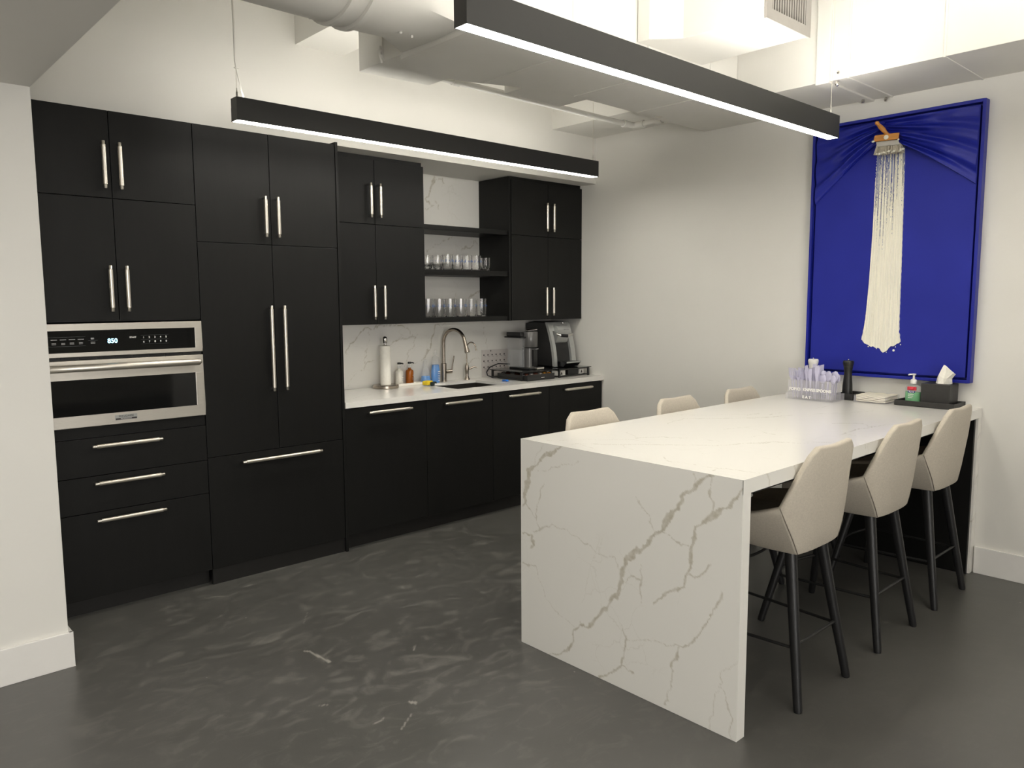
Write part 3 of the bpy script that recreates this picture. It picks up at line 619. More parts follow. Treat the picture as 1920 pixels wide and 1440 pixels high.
# ------------------------------------------------------------------ bar stools
def stool_shell():
    half = [((-.165, .205, .605), (-.250, .175, .690)), ((-.166, .10, .592), (-.256, .08, .705)), ((-.165, .0, .587), (-.258, .0, .716)), ((-.161, -.10, .583), (-.256, -.09, .735)),
            ((-.153, -.205, .580), (-.250, -.184, .768)),
            ((-.125, -.209, .579), (-.222, -.208, .835)), ((-.098, -.211, .578), (-.190, -.231, .905)), ((-.075, -.212, .578), (-.163, -.250, .958)), ((-.055, -.213, .578), (-.128, -.259, .984)), ((-.028, -.213, .578), (-.066, -.262, .982)), ((0, -.213, .578), (0, -.263, .979))]
    full = half + [((-a[0], a[1], a[2]), (-b[0], b[1], b[2])) for a, b in reversed(half[:-1])]
    nv = 7; v = []; n = len(full)
    for a, b in full:
        for j in range(nv):
            s_ = j / (nv - 1); p_ = [a[k] + (b[k] - a[k]) * s_ for k in range(3)]
            bul = .012 * math.sin(PI * s_); cx_ = p_[0]; 
            l = math.hypot(p_[0], p_[1]) or 1; p_[0] += bul * p_[0] / l; p_[1] += bul * p_[1] / l * (1 if p_[1] < 0 else .3)
            v.append(tuple(p_))
    f = []
    for i in range(n - 1):
        for j in range(nv - 1): f.append((i * nv + j, (i + 1) * nv + j, (i + 1) * nv + j + 1, i * nv + j + 1))
    b_ = MB(); b_.add(v, f); return b_, full
def make_stool():
    t = thing('bar_stool', '', 'bar stool', (0, 0, 0), 'bar stools around the island')
    b_, full = stool_shell()
    o = obj('seat_shell', b_, M['fabric'], t, smooth=35)
    # make sure outward normals, then thicken inward
    sm = o.modifiers.new('thick', 'SOLIDIFY'); sm.thickness = .026; sm.offset = 0 
    bv = o.modifiers.new('bevel', 'BEVEL'); bv.width = .008; bv.segments = 3; bv.limit_method = 'ANGLE'; bv.angle_limit = math.radians(50)
    bot = [a for a, b in full]
    poly = [(p_[0] * .99, p_[1] * .99) for p_ in bot]
    u = MB(); u.prism(poly, .582, .61); obj('seat_base', u, M['fabric'], t, bevel=.006)
    c = MB(); c.prism([(x * 1.10, y * 1.0 + .0) for x, y in poly], .60, .668); obj('seat_cushion', c, M['fabric'], t, bevel=.02, seg=4, smooth=True)
    for s_ in (-1, 1):
        m_ = MB(); P0 = Vector((s_ * .153, -.205, .580)); P1 = Vector((s_ * .250, -.184, .768)); pts = []
        for j in range(7):
            q_ = j / 6; p_ = P0.lerp(P1, q_); bul = .012 * math.sin(PI * q_) + .0125; l = math.hypot(p_.x, p_.y); pts.append((p_.x + bul * p_.x / l, p_.y + bul * p_.y / l, p_.z))
        m_.tube(pts, .0016, 6); obj('seam', m_, M['seam'], t)
    tops = {}
    for sx in (-1, 1):
        for sy in (-1, 1):
            foot = Vector((sx * (.2 if sy < 0 else .255), -.257 if sy < 0 else .262, 0)); top = Vector((sx * .118, -.165 if sy < 0 else .15, .585)); tops[(sx, sy)] = (foot, top)
            m_ = MB(); d = (top - foot); m_.tube([foot, foot + d * .02, foot + d * .5, top], [.0145, .0165, .0195, .0235], 14)
            l_ = obj('leg', m_, M['stool_leg'], t, smooth=True)
    def at(k, z): f_, t_ = tops[k]; return f_.lerp(t_, z / .585)
    rods = [[at((-1, -1), .235), at((1, -1), .235)], [at((-1, -1), .225), at((-1, 1), .225)], [at((1, -1), .225), at((1, 1), .225)]]
    for r_ in rods: obj('stretcher', MB().tube(r_, .0062, 8), M['black_metal'], t, smooth=True)
    a, b2 = at((-1, 1), .225), at((1, 1), .225); arc = [a.lerp(b2, k / 10) + Vector((0, .035 * math.sin(PI * k / 10), 0)) for k in range(11)]
    obj('footrest', MB().tube(arc, .0075, 8), M['black_metal'], t, smooth=True)
    return t
st = make_stool(); st.location = (-1.903, -2.5, 0); st['label'] = 'beige upholstered bar stool nearest the camera, by the veined end panel of the island'
dup(st, (-1.197, -2.5, 0), 'beige upholstered bar stool in the middle of the near side of the island')
dup(st, (-.530, -2.5, 0), 'beige upholstered bar stool on the near side of the island, closest to the right wall')
dup(st, (-1.90, -1.81, 0), 'beige bar stool behind the island, first from the island end, only its backrest showing', PI)
dup(st, (-1.195, -1.81, 0), 'beige bar stool behind the island, middle one of three backrests', PI)
dup(st, (-.555, -1.82, 0), 'beige bar stool behind the island, backrest nearest the cutlery holder', PI)
# ------------------------------------------------------------------ pendants
def pendant(label, x0, x1, y0, y1, z0, z1, lens, up, cable_pts, zc, tilt=False):
    t = thing('linear_pendant_light', label, 'pendant light', ((x0 + x1) / 2, (y0 + y1) / 2, z0), 'black linear pendant lights')
    b = MB(); w = .002
    b.box(x0, x1, y0, y0 + w, z0, z1); b.box(x0, x1, y1 - w, y1, z0, z1 - (.042 if tilt else 0)); b.box(x0, x0 + w, y0 + w, y1 - w, z0, z1); b.box(x1 - w, x1, y0 + w, y1 - w, z0, z1)
    b.box(x0 + w, x1 - w, y0 + w, y1 - w, z0 + .03, z1 - (.05 if tilt else .02))
    obj('housing', b, M['light_body'], t)
    obj('lens', MB().box(x0 + .003, x1 - .003, y0 + .003, y1 - .003, z0 + .001, z0 + .006), lens, t)
    if tilt:   # added glowing wedge, turned to brighten the wall and leave the duct dark
        pr = [(y0 + .003, z1 - .046), (y1 - .001, z1 - .046), (y0 + .003, z1 - .002)]; n = 3
        obj('upper_emitter', MB().add([(x0 + .004, y, z) for y, z in pr] + [(x1 - .004, y, z) for y, z in pr], [(0, 1, 2), (5, 4, 3), (0, 3, 4, 1), (1, 4, 5, 2), (2, 5, 3, 0)]), up, t)
    else: obj('upper_emitter', MB().box(x0 + .003, x1 - .003, y0 + .003, y1 - .003, z1 - .008, z1 - .003), up, t)
    ym = (y0 + y1) / 2
    for x in cable_pts:
        c = MB(); c.tube([(x, ym, z1 - .003), (x, ym, z1 + .028), (x, ym, z1 + .03), (x, ym, z1 + .045)], [.0055, .0055, .0035, .002], 10)
        g = obj('cable_gripper', c, M['chrome'], t, smooth=True)
        obj('suspension_cable', MB().tube([(x, ym, z1 + .04), (x, ym, zc)], .0011, 6), M['handle'], g)
    return t
t = pendant('black linear pendant hanging in front of the kitchen cabinets', -3.152, -.643, -.5, -.435, 2.345, 2.449, M['lens_k'], M['wall_fill_k'], (-3.135, -.665), CH, True)
obj('power_cord', MB().tube([(-3.10, -.467, 2.447), (-3.115, -.467, 2.50), (-3.132, -.467, 2.575), (-3.138, -.467, 2.62), (-3.14, -.467, CH)], .0035, 8), M['white_plastic'], t, smooth=True)
obj('cable_tie', MB().box(-3.142, -3.12, -.470, -.464, 2.582, 2.586), M['white_plastic'], t)
pendant('black linear pendant hanging above the island, lit from below and above', -3.185, -.753, -2.2, -2.14, 2.3245, 2.4345, M['lens'], M['lens_up'], (-3.1, -.79), CH)

# ------------------------------------------------------------------ ducts and pipe
ZD = 2.65
t = thing('rectangular_duct', 'wide white rectangular air duct running above the cabinets toward the right wall', 'air duct', (-1.5, -1.0, ZD), 'white ceiling ductwork')
DY0 = -1.50
poly = [(-2.555, DY0), (-.573, DY0), (-.573, -1.03), (-.9, -.975), (-1.56, -.985), (-2.07, -.80), (-2.147, -.79), (-2.15, -.62), (-2.555, -.59)]
obj('duct_body', MB().prism(poly, ZD, ZD + .42), M['duct'], t, bevel=.003)
sm = MB()
for x in (-1.98, -1.42, -.86): sm.box(x, x + .02, DY0 - .004, -.99 if x > -1.5 else -.86, ZD - .004, ZD + .424)
objs('duct_seam', sm, M['duct'], t, bevel=.002)
ef = MB(); ef.box(-2.563, -2.555, -.81, -.79, ZD + .01, ZD + .4)
obj('end_seam', ef, M['duct'], t, bevel=.001)
cl = MB(); cl.tube([(-2.57, -.80, ZD + .07), (-2.572, -.80, ZD + .03), (-2.56, -.80, ZD - .006)], .006, 8); cl.sphere((-2.57, -.80, ZD + .05), .010, 8); cl.sphere((-2.565, -.80, ZD + .025), .009, 8)
cl.sphere((-2.565, -.86, ZD + .19), .006, 8)
obj('hanger_clip', cl, M['duct'], t, smooth=True)
obj('duct_hole', MB().tube([(-2.5575, -.70, ZD + .315), (-2.5555, -.70, ZD + .315)], .022, 14), M['ink'], t)
# round duct with its square-to-round boot
t = thing('round_duct', 'large white round air duct joining the rectangular duct through a flared boot', 'air duct', (-3.6, -1.2, 2.6), 'white ceiling ductwork')
yc, zc, R_ = -1.235, 2.865, .255
def ringpts(x, r, sq=0.0, n=40):
    out = []
    for k in range(n):
        a = 2 * PI * k / n; cx_, cz_ = math.cos(a), math.sin(a); m_ = max(abs(cx_), abs(cz_)); rr = r * ((1 - sq) + sq / m_)
        out.append((x, yc + rr * cx_, zc + rr * cz_))
    return out
def ringtube(secs):
    v = []; f = []; n = 40
    for s_ in secs: v += ringpts(*s_)
    for i in range(len(secs) - 1):
        for k in range(n): k2 = (k + 1) % n; f.append((i * n + k, i * n + k2, (i + 1) * n + k2, (i + 1) * n + k))
    f.append(tuple(range(n))); f.append(tuple(i + (len(secs) - 1) * n for i in range(n)))
    return MB().add(v, f)
obj('duct_tube', ringtube([(-3.962, R_, 0), (-3.02, R_, 0)]), M['duct'], t, smooth=True)
obj('coupling_ring', ringtube([(-3.075, R_, 0), (-3.07, R_ + .012, 0), (-3.05, R_ + .012, 0), (-3.045, R_ + .002, 0), (-2.995, R_ + .002, 0), (-2.99, R_ + .014, 0), (-2.97, R_ + .014, 0), (-2.965, R_, 0)]), M['duct'], t, smooth=30)
obj('boot', ringtube([(-3.02, R_ - .002, 0), (-2.9, R_, 0), (-2.8, R_ - .005, .05), (-2.74, R_ - .01, .2), (-2.66, R_ - .02, .6), (-2.60, R_ - .025, .9), (-2.556, R_ - .025, 1.0)]), M['duct'], t, smooth=True)
obj('boot_flange', ringtube([(-2.585, R_ - .02, 1), (-2.58, R_ - .005, 1), (-2.556, R_ - .005, 1)]), M['duct'], t, bevel=.002)
sc = MB()
for x, a in ((-2.78, -1.75), (-2.72, -1.72), (-3.1, -1.05)): sc.sphere((x, yc + (R_ - .002) * math.cos(a), zc + (R_ - .002) * math.sin(a)), .007, 8)
objs('screw', sc, M['duct'], t, smooth=True)
# supply branch with grille above the island pendant
GX0, GX1, GY, GZ = -1.36, -.945, -2.11, 2.795
t = thing('supply_branch', 'white branch duct above the island pendant with a grey louvred air grille', 'air duct', (-1.15, -1.8, GZ), 'white ceiling ductwork')
obj('branch_body', MB().prism([(GX0, GY), (GX1, GY), (GX1, DY0 - .006), (-1.51, DY0 - .006), (-1.50, -1.57), (-1.385, -1.69)], GZ, 3.22), M['duct'], t, bevel=.002)
g = MB(); gz0, gz1 = GZ - .008, 3.2; g.box(GX0, GX1 + .004, GY - .014, GY - .001, gz0, gz0 + .05); g.box(GX0, GX1 + .004, GY - .014, GY - .001, gz1 - .045, gz1); g.box(GX0, GX0 + .05, GY - .014, GY - .001, gz0 + .05, gz1 - .045); g.box(GX1 - .045, GX1 + .004, GY - .014, GY - .001, gz0 + .05, gz1 - .045)
gr = obj('grille_frame', g, M['grille'], t, bevel=.001)
obj('grille_back', MB().box(GX0 + .045, GX1 - .04, GY - .003, GY - .001, gz0 + .045, gz1 - .04), M['grille_dark'], gr)
l = MB(); nL = 14
for i in range(nL):
    x = GX0 + .06 + i * (GX1 - GX0 - .115) / (nL - 1); l.box(x - .005, x + .005, GY - .012, GY - .003, gz0 + .05, gz1 - .045)
objs('louvre', l, M['grille'], gr)
# duct along the right wall
t = thing('rectangular_duct', 'white rectangular air duct running along the top of the right wall above the artwork', 'air duct', (-.28, -4, 2.665), 'white ceiling ductwork')
obj('duct_body', MB().box(-.57, -.003, -9, -2.055, 2.665, 3.25), M['duct'], t, bevel=.002)
b = MB(); b.box(-.585, -.003, -2.055, -1.98, 2.655, 3.26); b.box(-.578, -.003, -2.16, -2.15, 2.659, 3.255)
objs('duct_flange', b, M['duct'], t, bevel=.003)
b = MB()
for y in (-2.62, -3.12, -3.7): b.box(-.574, -.003, y, y + .012, 2.661, 3.252)
objs('duct_seam', b, M['duct'], t, bevel=.002)
b = MB()
for x, y in ((-.56, -2.09), (-.1, -2.03), (-.03, -2.13)): b.tube([(x, y, 2.66), (x, y, 2.645)], .008, 8); b.sphere((x, y, 2.645), .012, 8)
b.sphere((-.574, -2.10, 2.70), .009, 8)
objs('duct_clamp', b, M['chrome'], t, smooth=True)
# plenum between both ducts, directly over the pendant
t = obj('duct_plenum', MB().box(-.57, -.003, -1.98, -.905, 2.668, 3.24), M['duct'], bevel=.003); tag(t, 'white duct elbow box at the right wall, above the end of the island pendant', 'air duct', 'white ceiling ductwork')
# small branch and pipe over the kitchen side
t = thing('branch_duct', 'small flat white branch duct between the wide duct and the kitchen wall', 'air duct', (-1.5, -.8, 2.655), 'white ceiling ductwork')
obj('branch_body', MB().prism([(-1.73, -.918), (-1.56, -.980), (-1.29, -.976), (-1.29, -.755), (-1.73, -.755)], 2.655, 2.76), M['duct'], t, bevel=.002)
PZ = 2.70
t = thing('water_pipe', 'white painted pipe with elbow running above the kitchen pendant', 'pipe', (-1.2, -.65, PZ), None)
obj('pipe', MB().tube([(-2.13, -.633, PZ), (-.46, -.60, PZ)], .017, 14), M['duct'], t, smooth=True)
obj('pipe', MB().tube([(-.40, -.645, PZ), (-.40, -.90, PZ)], .017, 14), M['duct'], t, smooth=True)
b = MB(); b.tube([(-.50, -.60, PZ), (-.43, -.60, PZ), (-.405, -.615, PZ), (-.40, -.64, PZ), (-.40, -.68, PZ)], .0215, 16); b.tube([(-.51, -.60, PZ), (-.49, -.60, PZ)], .025, 16); b.tube([(-.40, -.675, PZ), (-.40, -.69, PZ)], .025, 16)
b.tube([(-.40, -.79, PZ), (-.40, -.84, PZ)], .0235, 16); b.tube([(-2.0, -.63, PZ), (-1.95, -.63, PZ)], .0225, 16)
obj('pipe_fitting', b, M['duct'], t, smooth=30)

# ------------------------------------------------------------------ artwork
AY0, AY1, AZ0, AZ1 = -1.7144, -2.6531, 1.0537, 2.5537   # y from left to right edge
def blue(name, rough, folds=False):
    m, nt, b = newmat(name); L = nt.links; vec = mapping(nt)
    n = N(nt, 'ShaderNodeTexNoise'); n.inputs['Scale'].default_value = 3; L.new(vec, n.inputs['Vector'])
    r = ramp(nt, n.outputs['Fac'], [(.3, S(24, 34, 140)), (.7, S(30, 40, 150))]); L.new(r.outputs[0], b.inputs['Base Color'])
    b.inputs['Roughness'].default_value = rough; b.inputs['Specular IOR Level'].default_value = .35
    return m
M['canvas'] = blue('blue_canvas', .6); M['cloth'] = blue('blue_satin_cloth', .34); M['frame'] = blue('blue_frame', .4)
t = thing('wall_artwork', 'large framed blue artwork with a wooden brush trailing white paint, hung on the right wall', 'artwork', (-.001, (AY0 + AY1) / 2, AZ0))
f_ = MB(); fw = .016
f_.box(-.055, -.001, AY1, AY1 + fw, AZ0, AZ1); f_.box(-.055, -.001, AY0 - fw, AY0, AZ0, AZ1); f_.box(-.055, -.001, AY1 + fw, AY0 - fw, AZ0, AZ0 + fw); f_.box(-.055, -.001, AY1 + fw, AY0 - fw, AZ1 - fw, AZ1)
f_.box(-.012, -.001, AY1 + fw, AY0 - fw, AZ0 + fw, AZ1 - fw)
obj('frame', f_, M['frame'], t, bevel=.002)
obj('canvas', MB().box(-.045, -.0125, AY1 + fw + .012, AY0 - fw - .012, AZ0 + fw + .012, AZ1 - fw - .012), M['canvas'], t, bevel=.003)
# gathered cloth: two wings of folds that converge on the brush
def cloth_wing(side):
    nu, nv = 90, 70; v = []; f = []
    yb = -2.145; ye = (AY0 - fw - .014) if side < 0 else (AY1 + fw + .014)
    rnd = random.Random(5 if side < 0 else 9); ph = [rnd.uniform(0, 6) for _ in range(8)]
    for i in range(nu):
        u = i / (nu - 1); y = yb + (ye - yb) * u
        # the top border of the cloth is the canvas edge, the lower border sweeps down from the brush
        ztop = AZ1 - fw - .016
        lo_end = 2.09 if side < 0 else 2.115
        zlow = 2.425 + (lo_end - 2.425) * (u ** 1.25 * .75 + u * .25)
        for j in range(nv):
            s_ = j / (nv - 1)
            z = zlow + (ztop - zlow) * s_
            # folds fan out from the brush: phase depends on s_, amplitude grows toward the low border
            amp = .036 * (1 - .3 * s_) * (.45 + .55 * math.sin(PI * min(1, u * 1.1 + .12)))
            fold = (.5 + .5 * math.sin(s_ * 19 + .9 * math.sin(u * 4 + ph[0]) + ph[1])) ** .8 + .30 * (.5 + .5 * math.sin(s_ * 41 + 1.3 * math.sin(u * 5 + ph[2]) + ph[3])) + .06 * math.sin(u * 18 + s_ * 7 + ph[4])
            x = -.0455 - amp * fold * (0 if j == 0 else 1) - (.0 if j == 0 else .003)
            v.append((x, y, z))
    for i in range(nu - 1):
        for j in range(nv - 1): f.append((i * nv + j, (i + 1) * nv + j, (i + 1) * nv + j + 1, i * nv + j + 1))
    o = obj('draped_cloth', MB().add(v, f), M['cloth'], t, smooth=80)
    return o
cloth_wing(-1); cloth_wing(1)
# paint swath: grid mesh with ragged outline; streaky top
def swath():
    import bmesh as _b
    NY, NZ = 120, 460; z_top, z_bot = 2.40, 1.20; v = []; idx = {}; f = []
    def edges(z):
        T_ = [(2.40, -2.098, -2.252), (2.3, -2.098, -2.256), (1.9, -2.095, -2.264), (1.6, -2.087, -2.268), (1.4, -2.076, -2.270), (1.32, -2.066, -2.272), (1.28, -2.058, -2.280), (1.25, -2.056, -2.284), (1.235, -2.060, -2.283), (1.20, -2.08, -2.26)]
        for (za, la, ra), (zb2, lb, rb) in zip(T_[:-1], T_[1:]):
            if zb2 <= z <= za:
                k = (za - z) / (za - zb2); return la + (lb - la) * k, ra + (rb - ra) * k
        return T_[-1][1:]
    rn = random.Random(3); cols = [rn.random() for _ in range(60)]
    def bottom(y):
        s_ = (y + 2.17) / .1
        return 1.238 - .030 * math.exp(-((s_ + .22) / .22) ** 2) - .010 * math.exp(-((s_ - .1) / .5) ** 2) + .0025 * math.sin(s_ * 19) + .022 * abs(s_) ** 4
    fine = [rn.random() for _ in range(400)]
    for j in range(NZ):
        z = z_top + (z_bot - z_top) * j / (NZ - 1); l, r = edges(z)
        for i in range(NY):
            u = i / (NY - 1); y = l + (r - l) * u
            wob = (.0004 + .0012 * max(0, min(1, (1.45 - z) / .2))) * (math.sin(z * 210) + math.sin(z * 137 + 2)) if i in (0, NY - 1) else 0
            h = .0035 + .0012 * math.sin(u * 40 + cols[int(u * 59)] * 6) + .001 * fine[(i * 7 + j) % 400]
            if i in (0, NY - 1): h = .0004
            v.append((-.0455 - h, y + wob, z))
    def dens(u, z):
        d = min(1, max(0, (2.32 - z) / .72))         # 0 at brush, 1 from z = 1.6 down
        st = .5 + .5 * math.sin(u * 61 + 1.3) * .6 + (cols[int(u * 59)] - .5) * .8
        return st, d
    for j in range(NZ - 1):
        z = z_top + (z_bot - z_top) * j / (NZ - 1)
        for i in range(NY - 1):
            u = (i + .5) / (NY - 1); a = j * NY + i
            y = v[a][1]
            if z < bottom(y): continue
            st, d = dens(u, z)
            th = .80 - d * 1.45 - (.30 if .66 < u < .93 else 0)
            if st + (fine[(i * 13 + (j // 3) * 5) % 400] - .5) * .55 * (1 - d * .5) < th: continue
            f.append((a, a + 1, a + NY + 1, a + NY))
    b_ = MB().add(v, f)
    return b_
def paint_mat():
    m, nt, b = newmat('white_impasto_paint'); L = nt.links; vec = mapping(nt, (1, 60, 1.5))
    n = N(nt, 'ShaderNodeTexNoise'); n.inputs['Scale'].default_value = 3; n.inputs['Detail'].default_value = 5; L.new(vec, n.inputs['Vector'])
    r = ramp(nt, n.outputs['Fac'], [(.3, S(222, 220, 208)), (.6, S(240, 236, 220))]); L.new(r.outputs[0], b.inputs['Base Color'])
    bp = N(nt, 'ShaderNodeBump'); bp.inputs['Strength'].default_value = .5; bp.inputs['Distance'].default_value = .003; L.new(n.outputs['Fac'], bp.inputs['Height']); L.new(bp.outputs[0], b.inputs['Normal'])
    b.inputs['Roughness'].default_value = .45; return m
M['paint'] = paint_mat()
# thin translucent-looking first coat: pale blue where the brush skimmed the canvas
def skim():
    m, nt, b = newmat('skimmed_paint'); L = nt.links; vec = mapping(nt, (1, 90, 2.5))
    n = N(nt, 'ShaderNodeTexNoise'); n.inputs['Scale'].default_value = 3; n.inputs['Detail'].default_value = 6; L.new(vec, n.inputs['Vector'])
    r = ramp(nt, n.outputs['Fac'], [(.36, S(52, 64, 150)), (.5, S(122, 132, 176)), (.66, S(206, 208, 208))]); L.new(r.outputs[0], b.inputs['Base Color']); b.inputs['Roughness'].default_value = .5; return m
M['skim'] = skim()
sw = swath(); o = obj('paint_swath', sw, M['paint'], t, smooth=False)
pts = [(-2.101, 2.40), (-2.101, 2.3), (-2.096, 1.9), (-2.09, 1.6), (-2.084, 1.42), (-2.265, 1.42), (-2.264, 1.6), (-2.262, 1.9), (-2.258, 2.3), (-2.254, 2.40)]
m_ = MB(); n = len(pts); m_.add([(-.0458, y, z) for y, z in pts] + [(-.045, y, z) for y, z in pts], [tuple(range(n)), tuple(range(2 * n - 1, n - 1, -1))] + [(i, (i + 1) % n, n + (i + 1) % n, n + i) for i in range(n)])
obj('skimmed_paint', m_, M['skim'], t)
dr_ = MB()
for y, z, r in ((-2.245, 1.215, .007), (-2.255, 1.236, .003), (-2.10, 1.232, .004), (-2.205, 1.203, .003), (-2.148, 1.222, .003), (-2.282, 1.25, .003)): dr_.sphere((-.047, y, z), r, 8, (.4, 1, 1))
objs('paint_drop', dr_, M['paint'], t, smooth=True)
# the brush
def hexa(front, back):
    return MB().add(front + back, [(0, 1, 2, 3), (7, 6, 5, 4), (0, 4, 5, 1), (1, 5, 6, 2), (2, 6, 7, 3), (3, 7, 4, 0)])
def quad(x, pts): return [(x, y, z) for y, z in pts]
obj('brush_block', hexa(quad(-.107, [(-2.099, 2.405), (-2.238, 2.400), (-2.243, 2.436), (-2.107, 2.440)]), quad(-.06, [(-2.092, 2.413), (-2.224, 2.408), (-2.228, 2.444), (-2.098, 2.448)])), M['orange_wood'], t, bevel=.004)
hp = [(-.09, -2.180, 2.432), (-.105, -2.168, 2.446), (-.114, -2.156, 2.464), (-.120, -2.143, 2.480), (-.122, -2.132, 2.494), (-.122, -2.123, 2.505), (-.122, -2.118, 2.512)]
obj('brush_handle', MB().tube(hp, [.009, .010, .0135, .0125, .009, .0125, .006], 12), M['orange_wood'], t, smooth=True)
obj('brush_ferrule', hexa(quad(-.099, [(-2.119, 2.376), (-2.246, 2.370), (-2.234, 2.4), (-2.113, 2.405)]), quad(-.052, [(-2.101, 2.386), (-2.236, 2.379), (-2.217, 2.407), (-2.1, 2.413)])), M['ferrule'], t, bevel=.002)
bb = MB(); rn = random.Random(11)
for i in range(150):
    k = rn.random(); x = -.058 - rn.random() * .036; y = -2.114 - .130 * k; z = 2.386 - .006 * k
    dy = (rn.random() - .5) * .012 + (k - .5) * -.03; ln = .042 + rn.random() * .014; bb.tube([(x, y, z), (x - .002 + .002 * rn.random(), y + dy * .5, z - ln * .6), (x + .004, y + dy, z - ln)], [.004, .0038, .0022], 5)
obj('bristles', bb, M['bristle'], t, kind='stuff')
wt = MB()
for i in range(90):
    k = rn.random(); fr_ = rn.random(); wt.sphere((-.052 - fr_ * .045, -2.102 - .150 * k - .012 * fr_, 2.342 - .010 * fr_ + .004 * k + rn.random() * .010), .004 + rn.random() * .004, 6)
wt.sphere((-.108, -2.101, 2.407), .006, 8, (.5, 1.6, 1)); wt.sphere((-.108, -2.172, 2.420), .012, 8, (.3, 1.2, 1.1)); wt.sphere((-.10, -2.236, 2.40), .006, 8)
obj('wet_paint', wt, M['paint'], t, smooth=True, kind='stuff')
sg = MB(); p_ = [(-.049, -2.600 - .006 * math.sin(k * 1.7), 2.512 - k * .0042) for k in range(13)]; sg.tube(p_, .0011, 5); sg.tube([(-.049, -2.596, 2.468), (-.049, -2.604, 2.459), (-.049, -2.606, 2.466)], .001, 5)
obj('signature', sg, M['white_ink'], t)
# ------------------------------------------------------------------ kitchen counter things
CZ = .9145
t = thing('paper_towel_holder', 'steel paper towel holder with a slim white roll, left end of the kitchen counter', 'paper towel holder', (-1.745, .475, CZ))
c_ = (-1.745, .475)
obj('base', MB().lathe([(.086, CZ), (.090, CZ + .003), (.090, CZ + .020), (.086, CZ + .0235)], c_, 40), M['faucet'], t, smooth=40)
obj('paper_roll', MB().lathe([(.036, CZ + .0245), (.0365, CZ + .027), (.0365, CZ + .291), (.034, CZ + .293)], c_, 32), M['paper'], t, smooth=40)
obj('knob', MB().lathe([(.018, CZ + .2935), (.019, CZ + .297), (.009, CZ + .302), (.009, CZ + .310), (.016, CZ + .313), (.018, CZ + .33), (.0175, CZ + .345), (.012, CZ + .355), (.004, CZ + .358)], c_, 24), M['chrome'], t, smooth=50)
t = tag(obj('soap_tray', MB().box(-1.665, -1.42, .475, .568, CZ, CZ + .006).box(-1.665, -1.42, .475, .479, CZ + .006, CZ + .018).box(-1.665, -1.42, .564, .568, CZ + .006, CZ + .018).box(-1.665, -1.661, .479, .564, CZ + .006, CZ + .018).box(-1.424, -1.42, .479, .564, CZ + .006, CZ + .018), M['ceramic'], bevel=.0015),
        'white rectangular tray under the two soap pump bottles', 'tray')
def pump_bottle(label, x, y, mat, z=CZ + .0065):
    t = thing('soap_dispenser', label, 'soap dispenser', (x, y, z), 'pump bottles on the soap tray')
    b_ = obj('bottle', MB().lathe([(.026, z), (.0285, z + .003), (.0285, z + .088), (.026, z + .098), (.014, z + .106), (.0115, z + .110), (.0115, z + .118)], (x, y), 24), mat, t, smooth=50)
    p_ = MB().lathe([(.0125, z + .1185), (.0125, z + .132), (.006, z + .134), (.005, z + .146)], (x, y), 16)
    obj('collar', p_, M['pet'], t, smooth=40)
    h_ = MB(); h_.lathe([(.012, z + .1465), (.012, z + .158), (.010, z + .160)], (x, y), 16); h_.tube([(x, y, z + .153), (x + .018, y - .018, z + .153), (x + .022, y - .022, z + .148)], .0045, 8)
    obj('pump', h_, M['black_plastic'], t, smooth=40)
    lb = MB(); lb.box(x + .008, x + .016, y - .0295, y - .0285, z + .058, z + .066)
    for k in range(3): lb.box(x + .001, x + .021, y - .0297 + .001, y - .0275, z + .046 - k * .007, z + .0475 - k * .007)
    objs('label_print', lb, M['grey_ink'], b_)
    return t
pump_bottle('white hand lotion bottle with a black pump, left one on the tray', -1.598, .525, M['lotion'])
pump_bottle('amber hand soap bottle with a black pump, right one on the tray', -1.508, .525, M['amber'])
# flask-shaped bottle with blue soap left in it
t = thing('flask_bottle', 'clear conical bottle with a little blue liquid, between amber soap and tall blue bottle', 'bottle', (-1.385, .50, CZ))
x, y = -1.385, .50
obj('bottle', MB().lathe([(.040, CZ), (.042, CZ + .003), (.040, CZ + .02), (.020, CZ + .115), (.019, CZ + .12), (.012, CZ + .128), (.011, CZ + .15)], (x, y), 24), M['pet'], t, smooth=50)
obj('liquid', MB().lathe([(.0385, CZ + .002), (.0385, CZ + .018), (.030, CZ + .058)], (x, y), 24), M['blue_liquid'], t, smooth=50)
obj('cap', MB().lathe([(.013, CZ + .1505), (.013, CZ + .166), (.008, CZ + .17), (.006, CZ + .178)], (x, y), 16), M['pet'], t, smooth=50)
t = thing('dish_soap_bottle', 'tall clear dish soap bottle filled with bright blue liquid', 'bottle', (-1.288, .51, CZ))
x, y = -1.288, .51
prof = [(.033, CZ), (.035, CZ + .004), (.038, CZ + .05), (.0365, CZ + .09), (.029, CZ + .135), (.027, CZ + .17), (.027, CZ + .185), (.018, CZ + .196), (.011, CZ + .20), (.011, CZ + .206)]
obj('bottle', MB().tubez(prof, (x, y), 28, 1, .7), M['pet'], t, smooth=50)
obj('liquid', MB().tubez([(r - .0015, z + .001) for r, z in prof[:4]] + [(.0275, CZ + .134)], (x, y), 28, 1, .7), M['blue_liquid'], t, smooth=50)
obj('cap', MB().lathe([(.0115, CZ + .2065), (.0115, CZ + .222), (.007, CZ + .226), (.006, CZ + .243)], (x, y), 16), M['pet'], t, smooth=50)
lb = MB()
for k, (w, h) in enumerate(((.02, .008), (.022, .004), (.018, .0025), (.016, .0025), (.018, .0025), (.016, .0025))): lb.box(x + .004, x + .004 + w, y - .0285, y - .0265, CZ + .078 - k * .0125, CZ + .078 - k * .0125 + h)
objs('label_print', lb, M['white_ink'], t)
t = thing('dish_brush', 'yellow and dark scrubber with a white handle lying left of the sink', 'scrubber', (-1.46, .36, CZ))
